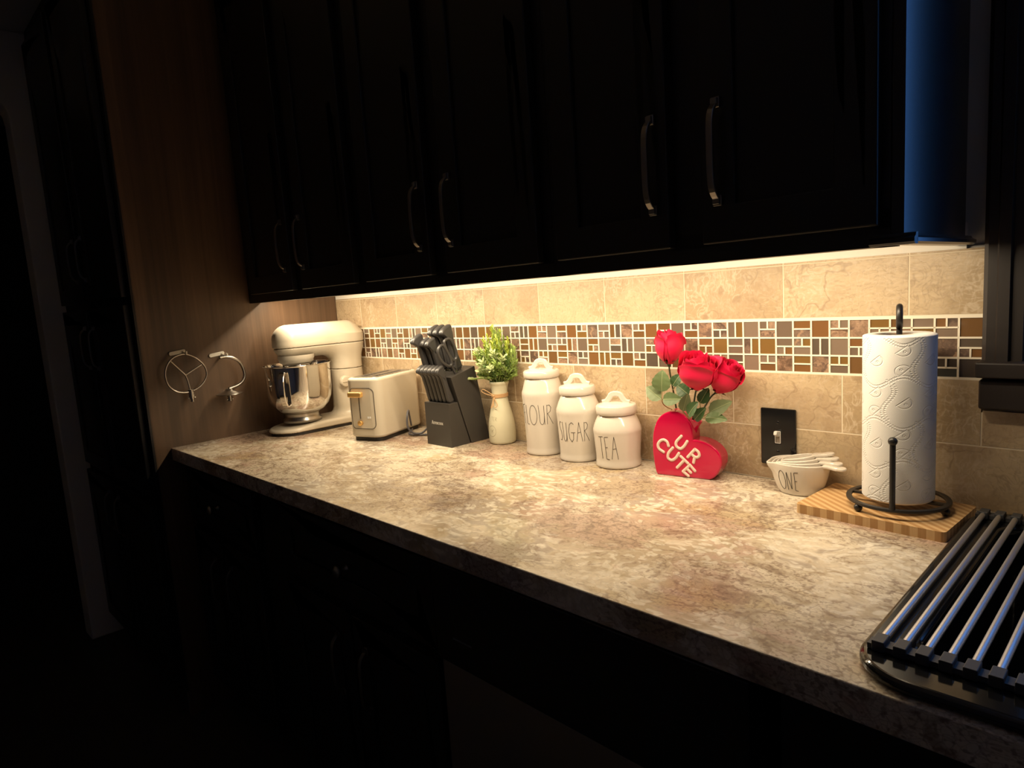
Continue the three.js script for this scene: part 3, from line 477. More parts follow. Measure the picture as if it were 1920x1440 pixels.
/* ------------------------------------------------------------------ knife block */
const font = await new FontLoader().loadAsync('fonts/droid/droid_sans_bold.typeface.json');
{
  const x0 = 0.7345, x1 = 0.8465, t = thing('knife_block', 'black slanted knife block beside the toaster', 'knife block', [0, CY, 0]);
  const ex = (pts, a, b, bev = 0.0012) => extrude(shapeOf(pts), b - a, bev, 2).applyMatrix4(new THREE.Matrix4().makeBasis(V(0, 0, 1), V(0, 1, 0), V(-1, 0, 0))).translate(b, 0, 0);   // shape (z, y)
  mesh('rear_block', ex([[0.022, 0], [0.0935, 0], [0.1525, 0.199], [0.062, 0.2215]], x0, x1 + 0.003), mat.blockBlack, t);
  mesh('front_block', ex([[0.0955, 0], [0.1660, 0], [0.1660, 0.1250], [0.1325, 0.1262]], x0, x1), mat.blockBlack, t);
  const txt = (s, size) => { const g = new TextGeometry(s, { font, size, depth: 0.0004, curveSegments: 3 }); g.computeBoundingBox(); return g; };
  const A = txt('A', 0.0095), B = txt('STERCOOK', 0.0066), wA = A.boundingBox.max.x; B.translate(wA + 0.0006, 0, 0);
  const g = merge([A, B]); g.computeBoundingBox(); const sc = 0.052 / g.boundingBox.max.x; g.scale(sc, sc * 1.15, 1).translate(0.763, 0.0625, 0.16601);
  mesh('lettering', g, mat.print, t, 'small pale maker lettering');
  mesh('slot', merge([0, 1, 2].flatMap(k => [box(0.004, 0.001, 0.03, 0, 0, 0).rotateX(-0.243).translate(0.752 + k * 0.033, 0.2135, 0.097)])), mat.rubber, t);
  /* handles: side outline in (across, along), extruded to thickness, leaning forward */
  const handle = (L, w, th, butt) => {
    const pts = [[-0.38 * w, 0], [0.38 * w, 0], [0.42 * w, 0.10 * L], [0.34 * w, 0.32 * L], [0.33 * w, 0.58 * L], [0.44 * w, 0.80 * L], [0.50 * w, 0.965 * L], [0.40 * w, L], [-0.10 * w, 1.0 * L], [-0.52 * w - butt * 0.2, 0.955 * L], [-0.62 * w - butt * 0.35, 0.88 * L], [-0.42 * w, 0.74 * L], [-0.36 * w, 0.50 * L], [-0.40 * w, 0.30 * L], [-0.46 * w, 0.12 * L]];
    return extrude(shapeOf(pts, true), th, th * 0.34, 4).translate(0, 0, -th / 2).applyMatrix4(new THREE.Matrix4().makeBasis(V(0, 0, -1), V(0, 1, 0), V(1, 0, 0)));
  };
  const knife = (x, y, z, lean, L, w, th, label, group, bladeL) => {
    const k = thing('knife', label, 'knife', [x, CY + y, z], 0, group); k.rotation.x = lean;
    mesh('handle', handle(L, w, th, w), mat.handleBlack, k, 'black moulded handle'); 
    mesh('collar', rbox(th * 0.62, 0.012, w * 0.62, 0, 0.002, 0, 0.001, 1), mat.handleBlack, k);
    mesh('blade', box(0.0016, bladeL, w * 0.55, 0, -bladeL / 2, 0), mat.blade, k);
    return k;
  };
  const lean = 0.30;
  ['first', 'second', 'third', 'fourth', 'fifth', 'sixth'].forEach((nth, i) => knife(0.7465 + i * 0.0174, 0.129, 0.1465, lean * 0.95, 0.108, 0.0215, 0.0138, `black handled steak knife, ${nth} from the toaster in the low front row`, 'steak knives in the front row', 0.09));
  const big = [[0.752, 0.205, 0.150, 0.122, 0.0295, 'large black knife handle, outermost by the toaster in the rear block', 0.29], [0.772, 0.212, 0.143, 0.103, 0.024, 'slim black knife handle second from the toaster in the rear block', 0.28], [0.792, 0.211, 0.1405, 0.103, 0.0255, 'slim black knife handle beside the kitchen shears', 0.28]];
  for (const [x, y, z, L, w, l, ln] of big) knife(x, y, z, ln, L, w, 0.0165, l, 'front row of large knives', 0.15);
  const back = [[0.772, 'tall black knife handle nearest the wall, toaster end of its row'], [0.794, 'tall black knife handle nearest the wall, middle of its row'], [0.8165, 'tall black knife handle nearest the wall, behind the kitchen shears']];
  back.forEach(([x, l], i) => knife(x, 0.220, [0.104, 0.101, 0.096][i], 0.265, 0.128, 0.0295, 0.0175, l, 'rear row of large knives', 0.15));
  { // shears
    const s = thing('kitchen_shears', 'black looped kitchen shears standing in the knife block', 'scissors', [0.8345, CY, 0.008]);
    const loop = (pts, r) => new THREE.TubeGeometry(curveOf(pts, true), 60, r, 10, true);
    const P = (z, y, dx = 0) => [dx, y, z];
    mesh('finger_loop', loop([P(0.176, 0.272, 0.006), P(0.168, 0.288, 0.006), P(0.155, 0.290, 0.006), P(0.142, 0.272, 0.006), P(0.131, 0.245, 0.006), P(0.133, 0.232, 0.006), P(0.146, 0.233, 0.006), P(0.165, 0.248, 0.006)], 0.0042), mat.handleBlack, s, 'black loop');
    mesh('finger_loop', loop([P(0.146, 0.297), P(0.136, 0.306), P(0.122, 0.302), P(0.109, 0.280), P(0.105, 0.256), P(0.112, 0.244), P(0.124, 0.250), P(0.138, 0.272)], 0.0042), mat.handleBlack, s, 'black loop');
    mesh('shank', merge([tube([[0.005, 0.236, 0.134], [0.003, 0.222, 0.124], [0.002, 0.20, 0.112]], 0.0044, 16), tube([[0, 0.248, 0.113], [0, 0.228, 0.113], [0, 0.20, 0.108]], 0.0044, 16), cyl(0.004, 0.012, 0, 0, 0).rotateZ(Math.PI / 2).translate(0.003, 0.226, 0.119)]), mat.handleBlack, s);
    mesh('blade', merge([box(0.002, 0.06, 0.010).rotateX(0.24).translate(0.003, 0.186, 0.107), box(0.002, 0.06, 0.010).rotateX(0.27).translate(0, 0.186, 0.104)]), mat.blade, s);
  }
}
/* ------------------------------------------------------------------ lettering on round ware */
/* strokes in a box one high; each glyph: [advance, [polyline, ...]] */
const arcPts = (cx, cy, rx, ry, a0, a1, n = 18) => Array.from({ length: n + 1 }, (_, i) => { const a = lerp(a0, a1, i / n); return [cx + rx * Math.cos(a), cy + ry * Math.sin(a)]; });
const GLYPH = {
  F: [0.34, [[[0.04, 1.02], [0.06, 0]], [[0.02, 0.99], [0.27, 1.03]], [[0.06, 0.58], [0.20, 0.60]]]], L: [0.30, [[[0.05, 1.0], [0.07, 0.02], [0.23, 0.0]]]],
  O: [0.60, [arcPts(0.27, 0.5, 0.25, 0.51, 1.7, 1.7 + 6.28, 30)]], U: [0.48, [[[0.03, 1.02], [0.07, 0.5], ...arcPts(0.21, 0.22, 0.13, 0.22, Math.PI, 2 * Math.PI, 10), [0.36, 0.5], [0.35, 1.0], [0.37, 0.0]]]],
  R: [0.48, [[[0.05, 1.02], [0.05, 0]], [[0.05, 0.98], [0.20, 1.0], [0.29, 0.86], [0.24, 0.66], [0.06, 0.55]], [[0.08, 0.56], [0.40, 0.0]]]],
  S: [0.36, [[[0.28, 0.98], [0.14, 1.02], [0.05, 0.86], [0.10, 0.66], [0.22, 0.46], [0.27, 0.22], [0.18, 0.02], [0.03, 0.04]]]],
  G: [0.58, [[[0.42, 0.92], [0.30, 1.02], [0.14, 0.92], [0.05, 0.55], [0.10, 0.16], [0.26, -0.02], [0.38, 0.14], [0.40, 0.46]], [[0.22, 0.48], [0.52, 0.48]]]],
  A: [0.50, [[[0.02, 0], [0.20, 1.03]], [[0.20, 1.03], [0.42, 0]], [[0.10, 0.46], [0.32, 0.50]]]], T: [0.42, [[[0.0, 0.99], [0.34, 1.02]], [[0.17, 1.0], [0.20, 0]]]],
  E: [0.44, [[[0.28, 1.02], [0.04, 1.0], [0.10, 0.0], [0.30, -0.02]], [[0.06, 0.52], [0.22, 0.54]]]], N: [0.50, [[[0.05, 0], [0.05, 1.0], [0.34, 0.02], [0.36, 1.0]]]],
};
function word(text, H, wScale, place, r) {
  let x = 0; const out = [], total = [...text].reduce((s, c) => s + GLYPH[c][0], 0) * H * wScale;
  for (const ch of text) {
    for (const line of GLYPH[ch][1]) {
      const pts = []; for (let i = 0; i < line.length - 1; i++) for (let k = 0; k < 5; k++) pts.push([lerp(line[i][0], line[i + 1][0], k / 5), lerp(line[i][1], line[i + 1][1], k / 5)]); pts.push(line[line.length - 1]);
      out.push(new THREE.TubeGeometry(new THREE.CatmullRomCurve3(pts.map(p => place(x + p[0] * H * wScale - total / 2, p[1] * H)), false, 'centripetal'), pts.length * 2, r, 5, false));
    }
    x += GLYPH[ch][0] * H * wScale;
  }
  return merge(out);
}
function radiusAt(profile, h) { for (let i = 0; i < profile.length - 1; i++) { const [r0, y0] = profile[i], [r1, y1] = profile[i + 1]; if (h >= y0 && h <= y1) return lerp(r0, r1, (h - y0) / Math.max(1e-6, y1 - y0)); } return profile[profile.length - 1][0]; }
function smoothProfile(p, n = 80) { return new THREE.CatmullRomCurve3(p.map(q => V(q[0], q[1], 0)), false, 'centripetal').getPoints(n).map(q => [q.x, q.y]); }
/* ------------------------------------------------------------------ canisters */
function canister(label, x, z, R, hs, hl, lidR, lidTop, text, az, tH, tY, ws) {
  const t = thing('canister', label, 'canister', [x, CY, z], 0, 'white lettered kitchen canisters');
  const wall = smoothProfile([[R - 0.010, 0.0005], [R - 0.004, 0.002], [R - 0.0045, 0.02], [R - 0.003, hs * 0.5], [R - 0.0005, hs * 0.88], [R + 0.0002, hs], [R - 0.003, hs + 0.012], [lidR - 0.003, hl - 0.003], [lidR - 0.005, hl]]);
  mesh('jar', lathe([[0, 0.0005], ...wall, [0, hl]], 80), mat.ceramic, t);
  const l = mesh('lid', lathe([[0, hl + 0.0005], [lidR - 0.004, hl + 0.0005], [lidR, hl + 0.003], [lidR + 0.0006, hl + 0.010], [lidR, lidTop - 0.003], [lidR - 0.004, lidTop], [lidR * 0.55, lidTop + 0.0035], [0, lidTop + 0.0045]], 80), mat.ceramic, t, 'white lid with a loop handle');
  const y = lidTop + 0.002, a = 0.35;
  const loop = new THREE.ExtrudeGeometry(roundRect(0.0078, 0.0135, 0.0034), { steps: 40, extrudePath: curveOf([[-0.033, y + 0.0005, 0], [-0.024, y + 0.0025, 0], [-0.0170, y + 0.010, 0], [-0.0105, y + 0.0190, 0], [0, y + 0.0215, 0], [0.0105, y + 0.0190, 0], [0.0170, y + 0.010, 0], [0.024, y + 0.0025, 0], [0.033, y + 0.0005, 0]]), curveSegments: 5 });
  mesh('lid_handle', loop.rotateY(a), mat.ceramic, l);
  mesh('lettering', word(text, tH, ws, (u, v) => { const h = tY + v, r = radiusAt(wall, h) + 0.0001, q = az + u / R; return V(r * Math.sin(q), h, r * Math.cos(q)); }, 0.00062), mat.ink, t, 'thin black hand-drawn letters');
}
canister('tallest white canister lettered FLOUR', 1.1105, 0.0600, 0.0545, 0.160, 0.1985, 0.0475, 0.2190, 'FLOUR', 0.36, 0.050, 0.083, 0.90);
canister('middle white canister lettered SUGAR', 1.2328, 0.0640, 0.0550, 0.124, 0.1620, 0.0450, 0.1850, 'SUGAR', 0.40, 0.047, 0.053, 0.80);
canister('shortest white canister lettered TEA', 1.3520, 0.0660, 0.0568, 0.088, 0.1230, 0.0478, 0.1470, 'TEA', 0.22, 0.052, 0.025, 0.76);
/* ------------------------------------------------------------------ bottle vase with twine, and its greenery */
{
  const vx = 0.925, vz = 0.0405, t = thing('bottle_vase', 'pale green bottle vase with twine bow beside the knife block', 'vase', [vx, CY, vz]);
  const prof = smoothProfile([[0.033, 0.0004], [0.037, 0.004], [0.0385, 0.014], [0.0388, 0.035], [0.0370, 0.060], [0.0310, 0.090], [0.0248, 0.116], [0.0222, 0.132], [0.0226, 0.150], [0.0252, 0.166], [0.0278, 0.1715], [0.0285, 0.1755], [0.0268, 0.178]]);
  mesh('bottle', lathe([[0, 0.0004], ...prof, [0.0245, 0.177], [0.0205, 0.150], [0, 0.146]], 72), mat.vase, t);
  const az = 0.62, on = (u, v, e = 0.0001) => { const r = radiusAt(prof, v) + e, q = az + u / 0.037; return V(r * Math.sin(q), v, r * Math.cos(q)); };
  const ring = []; for (let k = 0; k < 5; k++) ring.push(new THREE.TorusGeometry(0.0234, 0.0011, 6, 48).rotateX(Math.PI / 2 + 0.04).translate(0, 0.1345 + k * 0.0021, 0));
  mesh('twine_band', merge(ring), mat.twine, t, 'wound twine');
  const kx = on(-0.022, 0.138, 0.002), Q = (dx, dy, dz) => V(kx.x + dx, kx.y + dy, kx.z + dz);
  const bow = merge([tube([Q(0, 0, 0), Q(-0.012, 0.014, 0.012), Q(-0.026, 0.020, 0.016), Q(-0.030, 0.014, 0.018), Q(-0.016, 0.006, 0.012), Q(0, 0, 0)], 0.0010, 40, 6), tube([Q(0, 0, 0), Q(0.008, -0.012, 0.003), Q(0.016, -0.022, 0.004), Q(0.014, -0.030, 0.007), Q(0.006, -0.026, 0.008), Q(0.003, -0.010, 0.004), Q(0, 0, 0)], 0.0010, 40, 6),
    tube([Q(0, 0, 0), Q(-0.002, -0.016, 0.004), Q(-0.004, -0.034, 0.010)], 0.0011, 24, 6), tube([Q(0, 0, 0), Q(0.002, -0.018, 0.005), Q(0.000, -0.032, 0.010)], 0.0011, 24, 6), ball(0.0032, kx.x, kx.y, kx.z + 0.001, 10)]);
  mesh('twine_bow', bow, mat.twine, t, 'small twine bow');
  const strokes = []; const line = pts => strokes.push(new THREE.TubeGeometry(new THREE.CatmullRomCurve3(pts.map(p => on(p[0], p[1])), false, 'centripetal'), pts.length * 3, 0.0004, 4));
  const dx = -0.019;
  line([[dx - 0.010, 0.0800], [dx - 0.002, 0.0795]]); line([[dx - 0.006, 0.0798], [dx - 0.006, 0.070]]); line([[dx + 0.004, 0.079], [dx, 0.079], [dx, 0.0695], [dx + 0.004, 0.0695]]); line([[dx, 0.0745], [dx + 0.003, 0.0745]]);
  line([[dx + 0.007, 0.069], [dx + 0.007, 0.0785], [dx + 0.011, 0.0775], [dx + 0.011, 0.0745], [dx + 0.007, 0.074], [dx + 0.012, 0.0685]]);
  strokes.push(new THREE.TubeGeometry(new THREE.CatmullRomCurve3(arcPts(0, 0, 1, 1, 0, 6.283, 32).map(p => on(dx - 0.004 + 0.0125 * p[0], 0.040 + 0.0155 * p[1]))), 64, 0.00045, 4, true));
  for (const [a, l] of [[1.57, 0.008], [0.6, 0.007], [2.5, 0.007], [-0.7, 0.005], [-2.4, 0.005], [-1.57, 0.008]]) line([[dx - 0.004, 0.040], [dx - 0.004 + Math.cos(a) * l * 0.5, 0.040 + Math.sin(a) * l * 0.6], [dx - 0.004 + Math.cos(a + 0.2) * l, 0.040 + Math.sin(a + 0.2) * l]]);
  mesh('printed_mark', merge(strokes), mat.inkSoft, t, 'faint grey printed mark and letters');

  const p = thing('faux_greenery', 'bushy green sprigs standing in the pale bottle vase', 'plant', [vx, CY + 0.16, vz]);
  /* pointed leaf from a to b, folded a little along its rib */
  const blade = (a, b, w, up) => {
    const d = b.clone().sub(a), s = d.clone().cross(up).normalize().multiplyScalar(w / 2), n = s.clone().cross(d).normalize(), v = [], ix = [];
    const prof = [[0, 0.25], [0.3, 0.85], [0.62, 1.0], [0.86, 0.62], [1, 0.0]];
    for (const [q, k] of prof) { const c = a.clone().addScaledVector(d, q).addScaledVector(n, Math.sin(q * 2.6) * w * 0.25); for (const e of [-1, 0, 1]) { const o = c.clone().addScaledVector(s, e * k).addScaledVector(n, e ? w * 0.10 * k : 0); v.push(o.x, o.y, o.z); } }
    for (let i = 0; i < 4; i++) for (let j = 0; j < 2; j++) { const q = i * 3 + j; ix.push(q, q + 1, q + 3, q + 1, q + 4, q + 3); }
    const g = new THREE.BufferGeometry(); g.setAttribute('position', new THREE.Float32BufferAttribute(v, 3)); g.setIndex(ix); g.computeVertexNormals(); return g;
  };
  const sprig = (top, bendX, m, n, len, w, opts = {}) => {
    const base = V(rr(-0.010, 0.010), 0, rr(-0.010, 0.010)), mid = base.clone().lerp(top, 0.5).add(V(bendX, 0.012, 0)), c = curveOf([base, mid, top]);
    const gs = [new THREE.TubeGeometry(c, 12, 0.0009, 5)];
    for (let i = 0; i < n; i++) {
      const q = lerp(opts.from ?? 0.12, 1, i / (n - 1)), o = c.getPoint(q), tg = c.getTangent(q), a = i * 2.4 + rnd() * 0.6, side = V(Math.cos(a), 0, Math.sin(a)); side.addScaledVector(tg, -side.dot(tg)).normalize();
      const dir = side.multiplyScalar(opts.spread ?? 0.85).addScaledVector(tg, 0.75 + 0.5 * q).normalize(), l = len * rr(0.75, 1.15) * (1 - 0.25 * q), tip = o.clone().addScaledVector(dir, l);
      const lim = 0.004 - vz; if (tip.z < lim) tip.z = lim; if (o.z < lim) continue;
      gs.push(blade(o, tip, w * rr(0.8, 1.15), tg));
    }
    return mesh('sprig', merge(gs), m, p);
  };
  const G = [mat.green, mat.greenYellow, mat.greenPale, mat.greenDark];
  for (let k = 0; k < 76; k++) {           // envelope: narrow mouth, widest half way, tapering to a point
    const h = k < 7 ? rr(0.148, 0.168) : k < 20 ? rr(0.112, 0.145) : k < 46 ? rr(0.066, 0.112) : rr(0.030, 0.070), wid = h > 0.145 ? 0.015 : h > 0.112 ? 0.041 : h > 0.066 ? 0.068 : 0.058, a = k * 2.4;
    const top = V(Math.cos(a) * wid * Math.sqrt(rr(0.30, 1)) + 0.002, h, Math.max(-0.030, Math.sin(a) * wid * Math.sqrt(rr(0.2, 1)))); 
    sprig(top, top.x * 0.45, h > 0.118 ? (k % 3 ? G[1] : G[0]) : k % 5 === 0 ? G[2] : k % 6 === 0 ? G[3] : G[0], 26, 0.0215, 0.0046, { from: 0.3 });
  }
  for (const [x, y, z] of [[0.000, 0.078, 0.056], [0.030, 0.102, 0.042], [-0.034, 0.112, 0.036], [-0.014, 0.052, 0.054], [0.024, 0.062, 0.052], [0.050, 0.088, 0.026], [-0.040, 0.078, 0.040]]) sprig(V(x, y, z), 0, mat.greenPale, 11, 0.023, 0.0075, { from: 0.72, spread: 1.3 });
  sprig(V(-0.062, 0.026, 0.040), -0.005, mat.green, 26, 0.014, 0.0034, { from: 0.35 }); sprig(V(-0.068, 0.028, 0.042), -0.005, mat.greenPale, 7, 0.017, 0.0068, { from: 0.9, spread: 1.2 });
}
/* ------------------------------------------------------------------ heart vase */
{
  const t = thing('heart_vase', 'glossy red heart-shaped vase with raised white words U R CUTE', 'vase', [1.4779, CY, 0.0939], 0.170);
  const mm = a => a.map(p => new THREE.Vector2(p[0] / 1000, Math.max(0, p[1]) / 1000));
  const left = mm([[0, 0], [-4.1, 8.9], [-7.8, 32.7], [-9.5, 55.4], [-8.5, 80.8], [-5.0, 101.1], [3.0, 121.6], [13.9, 134.6], [27.0, 142.1], [41.1, 144.6], [54.8, 142.8], [67.0, 136.2], [76.5, 124.6], [82.2, 111.7], [84.2, 97.2], [84.5, 85.2]]);
  const right = mm([[84.5, 85.2], [97.2, 84.1], [110.4, 81.1], [123.3, 75.5], [133.7, 67.4], [141.7, 56.1], [144.3, 44.5], [142.8, 30.0], [135.9, 16.0], [127.4, 6.0], [117.7, 0]]);
  const s = new THREE.Shape(); s.moveTo(0, 0); s.splineThru(left.slice(1)); s.splineThru(right.slice(1)); s.lineTo(0, 0);
  mesh('body', extrude(s, 0.045, 0.0035, 5, 90).translate(0, 0, -0.045), mat.heart, t, 'glossy red heart');
  const neck = lathe([[0.0, 0.0], [0.031, 0.0], [0.0315, 0.055], [0.033, 0.060], [0.0325, 0.0625], [0.029, 0.0615], [0.028, 0.030], [0, 0.028]], 48).scale(1, 1, 0.56).rotateZ(-0.42).translate(0.0415, 0.0765, -0.0225);
  mesh('neck', neck, mat.heart, t, 'red opening between the lobes');
  const L = [[[28.7, 67.3], [25.8, 75.8], [18.3, 80.2], [9.7, 77.1], [4.1, 67.9], [6.4, 59.3], [16.6, 52.6]], [[38.2, 63.7], [27.4, 49.8], [27.0, 39.7], [34.6, 36.0], [43.7, 41.2], [51.7, 52.5]], [[55.9, 46.1], [71.7, 32.1]], [[63.8, 38.8], [46.8, 20.4]],
    'E', [[58.7, 91.2], [46.2, 76.1], [47.2, 67.6], [55.9, 63.3], [63.5, 68.9], [71.4, 80.5]], 'R', [[86.9, 47.0], [84.1, 35.1]]];
  const stroke = (pts, sharp) => {
    const v = pts.map(p => V(p[0] / 1000, p[1] / 1000, 0)), R = 0.0032, gs = [];
    if (sharp) for (let i = 0; i < v.length - 1; i++) gs.push(new THREE.TubeGeometry(new THREE.LineCurve3(v[i], v[i + 1]), 2, R, 10)); else gs.push(new THREE.TubeGeometry(new THREE.CatmullRomCurve3(v, false, 'centripetal'), 40, R, 10));
    for (const q of sharp ? v : [v[0], v[v.length - 1]]) gs.push(ball(R, q.x, q.y, q.z, 12));
    return merge(gs).scale(1, 1, 0.55).translate(0, 0, 0.0002);
  };
  const letters = { C: [stroke(L[0])], U: [stroke(L[1])], T: [stroke(L[2], true), stroke(L[3], true)], E: [stroke([[86.6, 17.0], [75.9, 28.8], [59.8, 13.0], [71.6, 4.2]], true), stroke([[68.2, 20.6], [77.2, 12.3]], true)], U2: [stroke(L[5])], R: [stroke([[71.5, 46.2], [88.1, 64.8]], true), stroke([[88.1, 64.8], [95.5, 59.0], [97.0, 51.5], [91.5, 47.2], [84.5, 49.5], [79.8, 54.3]]), stroke([[86.9, 47.5], [84.1, 35.1]], true)] };
  for (const k of Object.keys(letters)) mesh('letter', merge(letters[k]), mat.letter, t, 'raised cream letter ' + k[0]);
}
/* ------------------------------------------------------------------ roses */
function petal(h, r, wid, curl, close) {
  const NU = 14, NV = 14, v = [], ix = [], ph = rr(0, 6), slant = rr(-0.16, 0.16);
  for (let j = 0; j <= NV; j++) for (let i = 0; i <= NU; i++) {
    const q = j / NV, u = -1 + 2 * i / NU, rim = 1 - 0.16 * Math.pow(Math.abs(u), 2.6), y0 = q * (rim + slant * u);      // rounded top edge
    const a = u * wid * (0.35 + 0.65 * Math.sin(Math.PI / 2 * Math.min(1, 0.15 + 1.3 * q)));
    const bulge = Math.pow(Math.sin(Math.PI / 2 * Math.min(1, 0.12 + 1.55 * y0)), 0.9) * (1 - close * sst(0.5, 1, y0));
    const rad = r * bulge + curl * sst(0.74, 1, q) * (0.7 + 0.3 * Math.sin(3 * u + ph)) + 0.0016 * u * (u > 0 ? 1 : -0.4);
    const y = h * y0 - curl * 0.7 * sst(0.85, 1, q) + 0.0012 * Math.sin(5 * u + ph) * sst(0.7, 1, q);
    v.push(Math.sin(a) * rad, y, Math.cos(a) * rad);
  }
  for (let j = 0; j < NV; j++) for (let i = 0; i < NU; i++) { const k = j * (NU + 1) + i; ix.push(k, k + 1, k + NU + 1, k + 1, k + NU + 2, k + NU + 1); }
  const g = new THREE.BufferGeometry(); g.setAttribute('position', new THREE.Float32BufferAttribute(v, 3)); g.setIndex(ix); g.computeVertexNormals(); return g;
}
function leafGeo(a, b, w, nrm, cup = 0.12, sag = 0.06) {
  const d = b.clone().sub(a), len = d.length(), s = d.clone().cross(nrm).normalize(), n = s.clone().cross(d).normalize(), NV = 12, NU = 6, v = [], ix = [];
  for (let j = 0; j <= NV; j++) for (let i = 0; i <= NU; i++) {
    const q = j / NV, u = -1 + 2 * i / NU, k = Math.pow(Math.sin(Math.PI * Math.pow(q, 0.80)), 0.72) * (1 - 0.10 * q), ser = 1 + (i === 0 || i === NU ? (j % 2 ? 0.05 : -0.03) : 0);
    const p = a.clone().addScaledVector(d, q).addScaledVector(s, u * k * w / 2 * ser).addScaledVector(n, w * cup * Math.abs(u) * k - len * sag * Math.sin(Math.PI * q * 0.9) * -1 + 0.0006 * Math.sin(j * 2.1) * Math.abs(u));
    v.push(p.x, p.y, p.z);
  }
  for (let j = 0; j < NV; j++) for (let i = 0; i < NU; i++) { const k = j * (NU + 1) + i; ix.push(k, k + 1, k + NU + 1, k + 1, k + NU + 2, k + NU + 1); }
  const g = new THREE.BufferGeometry(); g.setAttribute('position', new THREE.Float32BufferAttribute(v, 3)); g.setIndex(ix); g.computeVertexNormals();
  const rib = []; for (let j = 0; j <= 8; j++) { const q = j / 8 * 0.93; rib.push(a.clone().addScaledVector(d, q).addScaledVector(n, len * sag * Math.sin(Math.PI * q * 0.9))); }
  return [g, new THREE.TubeGeometry(new THREE.CatmullRomCurve3(rib), 10, 0.0005, 5)];
}
function rose(label, base, top, R, open, stemPts, leaves, twigs) {
  const o = V(...base), t = thing('rose', label, 'rose', base, 0, 'red roses in the heart vase'), ax = V(...top).sub(o), H = ax.length(), qt = new THREE.Quaternion().setFromUnitVectors(V(0, 1, 0), ax.normalize());
  const put = (m) => { m.quaternion.copy(qt); return m; };
  const rings = open ? [[2, 0.16, 1.00, 1.7, 0.000, 0.2], [3, 0.34, 1.02, 1.35, 0.001, 0.36], [4, 0.56, 1.02, 1.10, 0.002, 0.34], [4, 0.78, 1.0, 1.08, 0.004, 0.34], [4, 0.92, 0.97, 1.10, 0.006, 0.24], [3, 1.0, 0.96, 0.95, 0.008, 0.12]] : [[2, 0.22, 1.00, 1.8, 0, 0.3], [3, 0.46, 1.02, 1.4, 0.001, 0.42], [3, 0.70, 1.00, 1.3, 0.003, 0.34], [4, 0.90, 0.98, 1.0, 0.006, 0.22], [3, 1.0, 0.95, 0.85, 0.008, 0.10]];
  rings.forEach(([n, r, h, w, curl, close], ri) => { for (let k = 0; k < n; k++) { const m = put(mesh('petal', petal(H * h * rr(0.96, 1.02), R * r, w * rr(0.92, 1.08), curl * rr(0.5, 1.5), close), mat.petal, t)); m.quaternion.multiply(new THREE.Quaternion().setFromAxisAngle(V(0, 1, 0), k / n * 6.283 + ri * 0.9 + rr(-0.2, 0.2))); } });
  const cal = put(mesh('calyx', lathe([[0, -0.006], [0.0035, -0.005], [0.0055, 0.000], [0.009, 0.006], [R * 0.42, 0.010], [0.006, 0.007], [0, 0.004]], 20), mat.roseLeafDark, t, 'dark green cup under the bloom'));
  for (let k = 0; k < 5; k++) { const a = k * 1.257, [g] = leafGeo(V(Math.sin(a) * 0.006, 0.004, Math.cos(a) * 0.006), V(Math.sin(a) * R * 0.78, 0.010, Math.cos(a) * R * 0.78), 0.007, V(0, 1, 0), 0.1, -0.05); mesh('sepal', g, mat.roseLeafDark, cal); }
  mesh('stem', new THREE.TubeGeometry(curveOf([[0, -0.002, 0], ...stemPts.map(p => [p[0] - base[0], p[1] - base[1], p[2] - base[2]])]), 40, 0.0019, 8), mat.stem, t);
  const rel = p => V(p[0] - base[0], p[1] - base[1], p[2] - base[2]);
  for (const tw of twigs) mesh('twig', new THREE.TubeGeometry(curveOf(tw.map(rel)), 24, 0.0011, 6), mat.stemPale, t);
  for (const [a, b, w, m, n] of leaves) { const [g, rib] = leafGeo(rel(a), rel(b), w, V(...(n ?? [0.25, 0.25, 0.93]))); const l = mesh('leaf', g, m, t); mesh('leaf_rib', rib, mat.vein, l); }
}
const { roseLeaf, roseLeafPale, roseLeafDark } = mat;
rose('tallest red rose, a tight bud on a straight dark stem', [1.4975, 1.159, 0.062], [1.5010, 1.233, 0.064], 0.0295, false, [[1.4962, 1.14, 0.058], [1.4945, 1.08, 0.040], [1.498, 1.045, 0.036], [1.520, 1.028, 0.046], [1.534, 1.010, 0.058]],
  [[[1.4895, 1.0995, 0.082], [1.4910, 1.1475, 0.078], 0.044, roseLeaf, [0.25, 0.1, 0.95]], [[1.4865, 1.0826, 0.080], [1.4465, 1.1075, 0.076], 0.034, roseLeafPale], [[1.4935, 1.0838, 0.085], [1.5470, 1.0885, 0.092], 0.031, roseLeaf], [[1.5030, 1.110, 0.060], [1.5185, 1.136, 0.050], 0.026, roseLeafDark]],
  [[[1.4895, 1.0995, 0.082], [1.4880, 1.080, 0.081], [1.4890, 1.066, 0.070], [1.497, 1.050, 0.042]], [[1.4865, 1.0826, 0.080], [1.4880, 1.078, 0.080]], [[1.4935, 1.0838, 0.085], [1.4885, 1.080, 0.081]], [[1.531, 1.154, 0.05], [1.5162, 1.1384, 0.05], [1.5128, 1.123, 0.05], [1.4974, 1.0992, 0.05]]]);
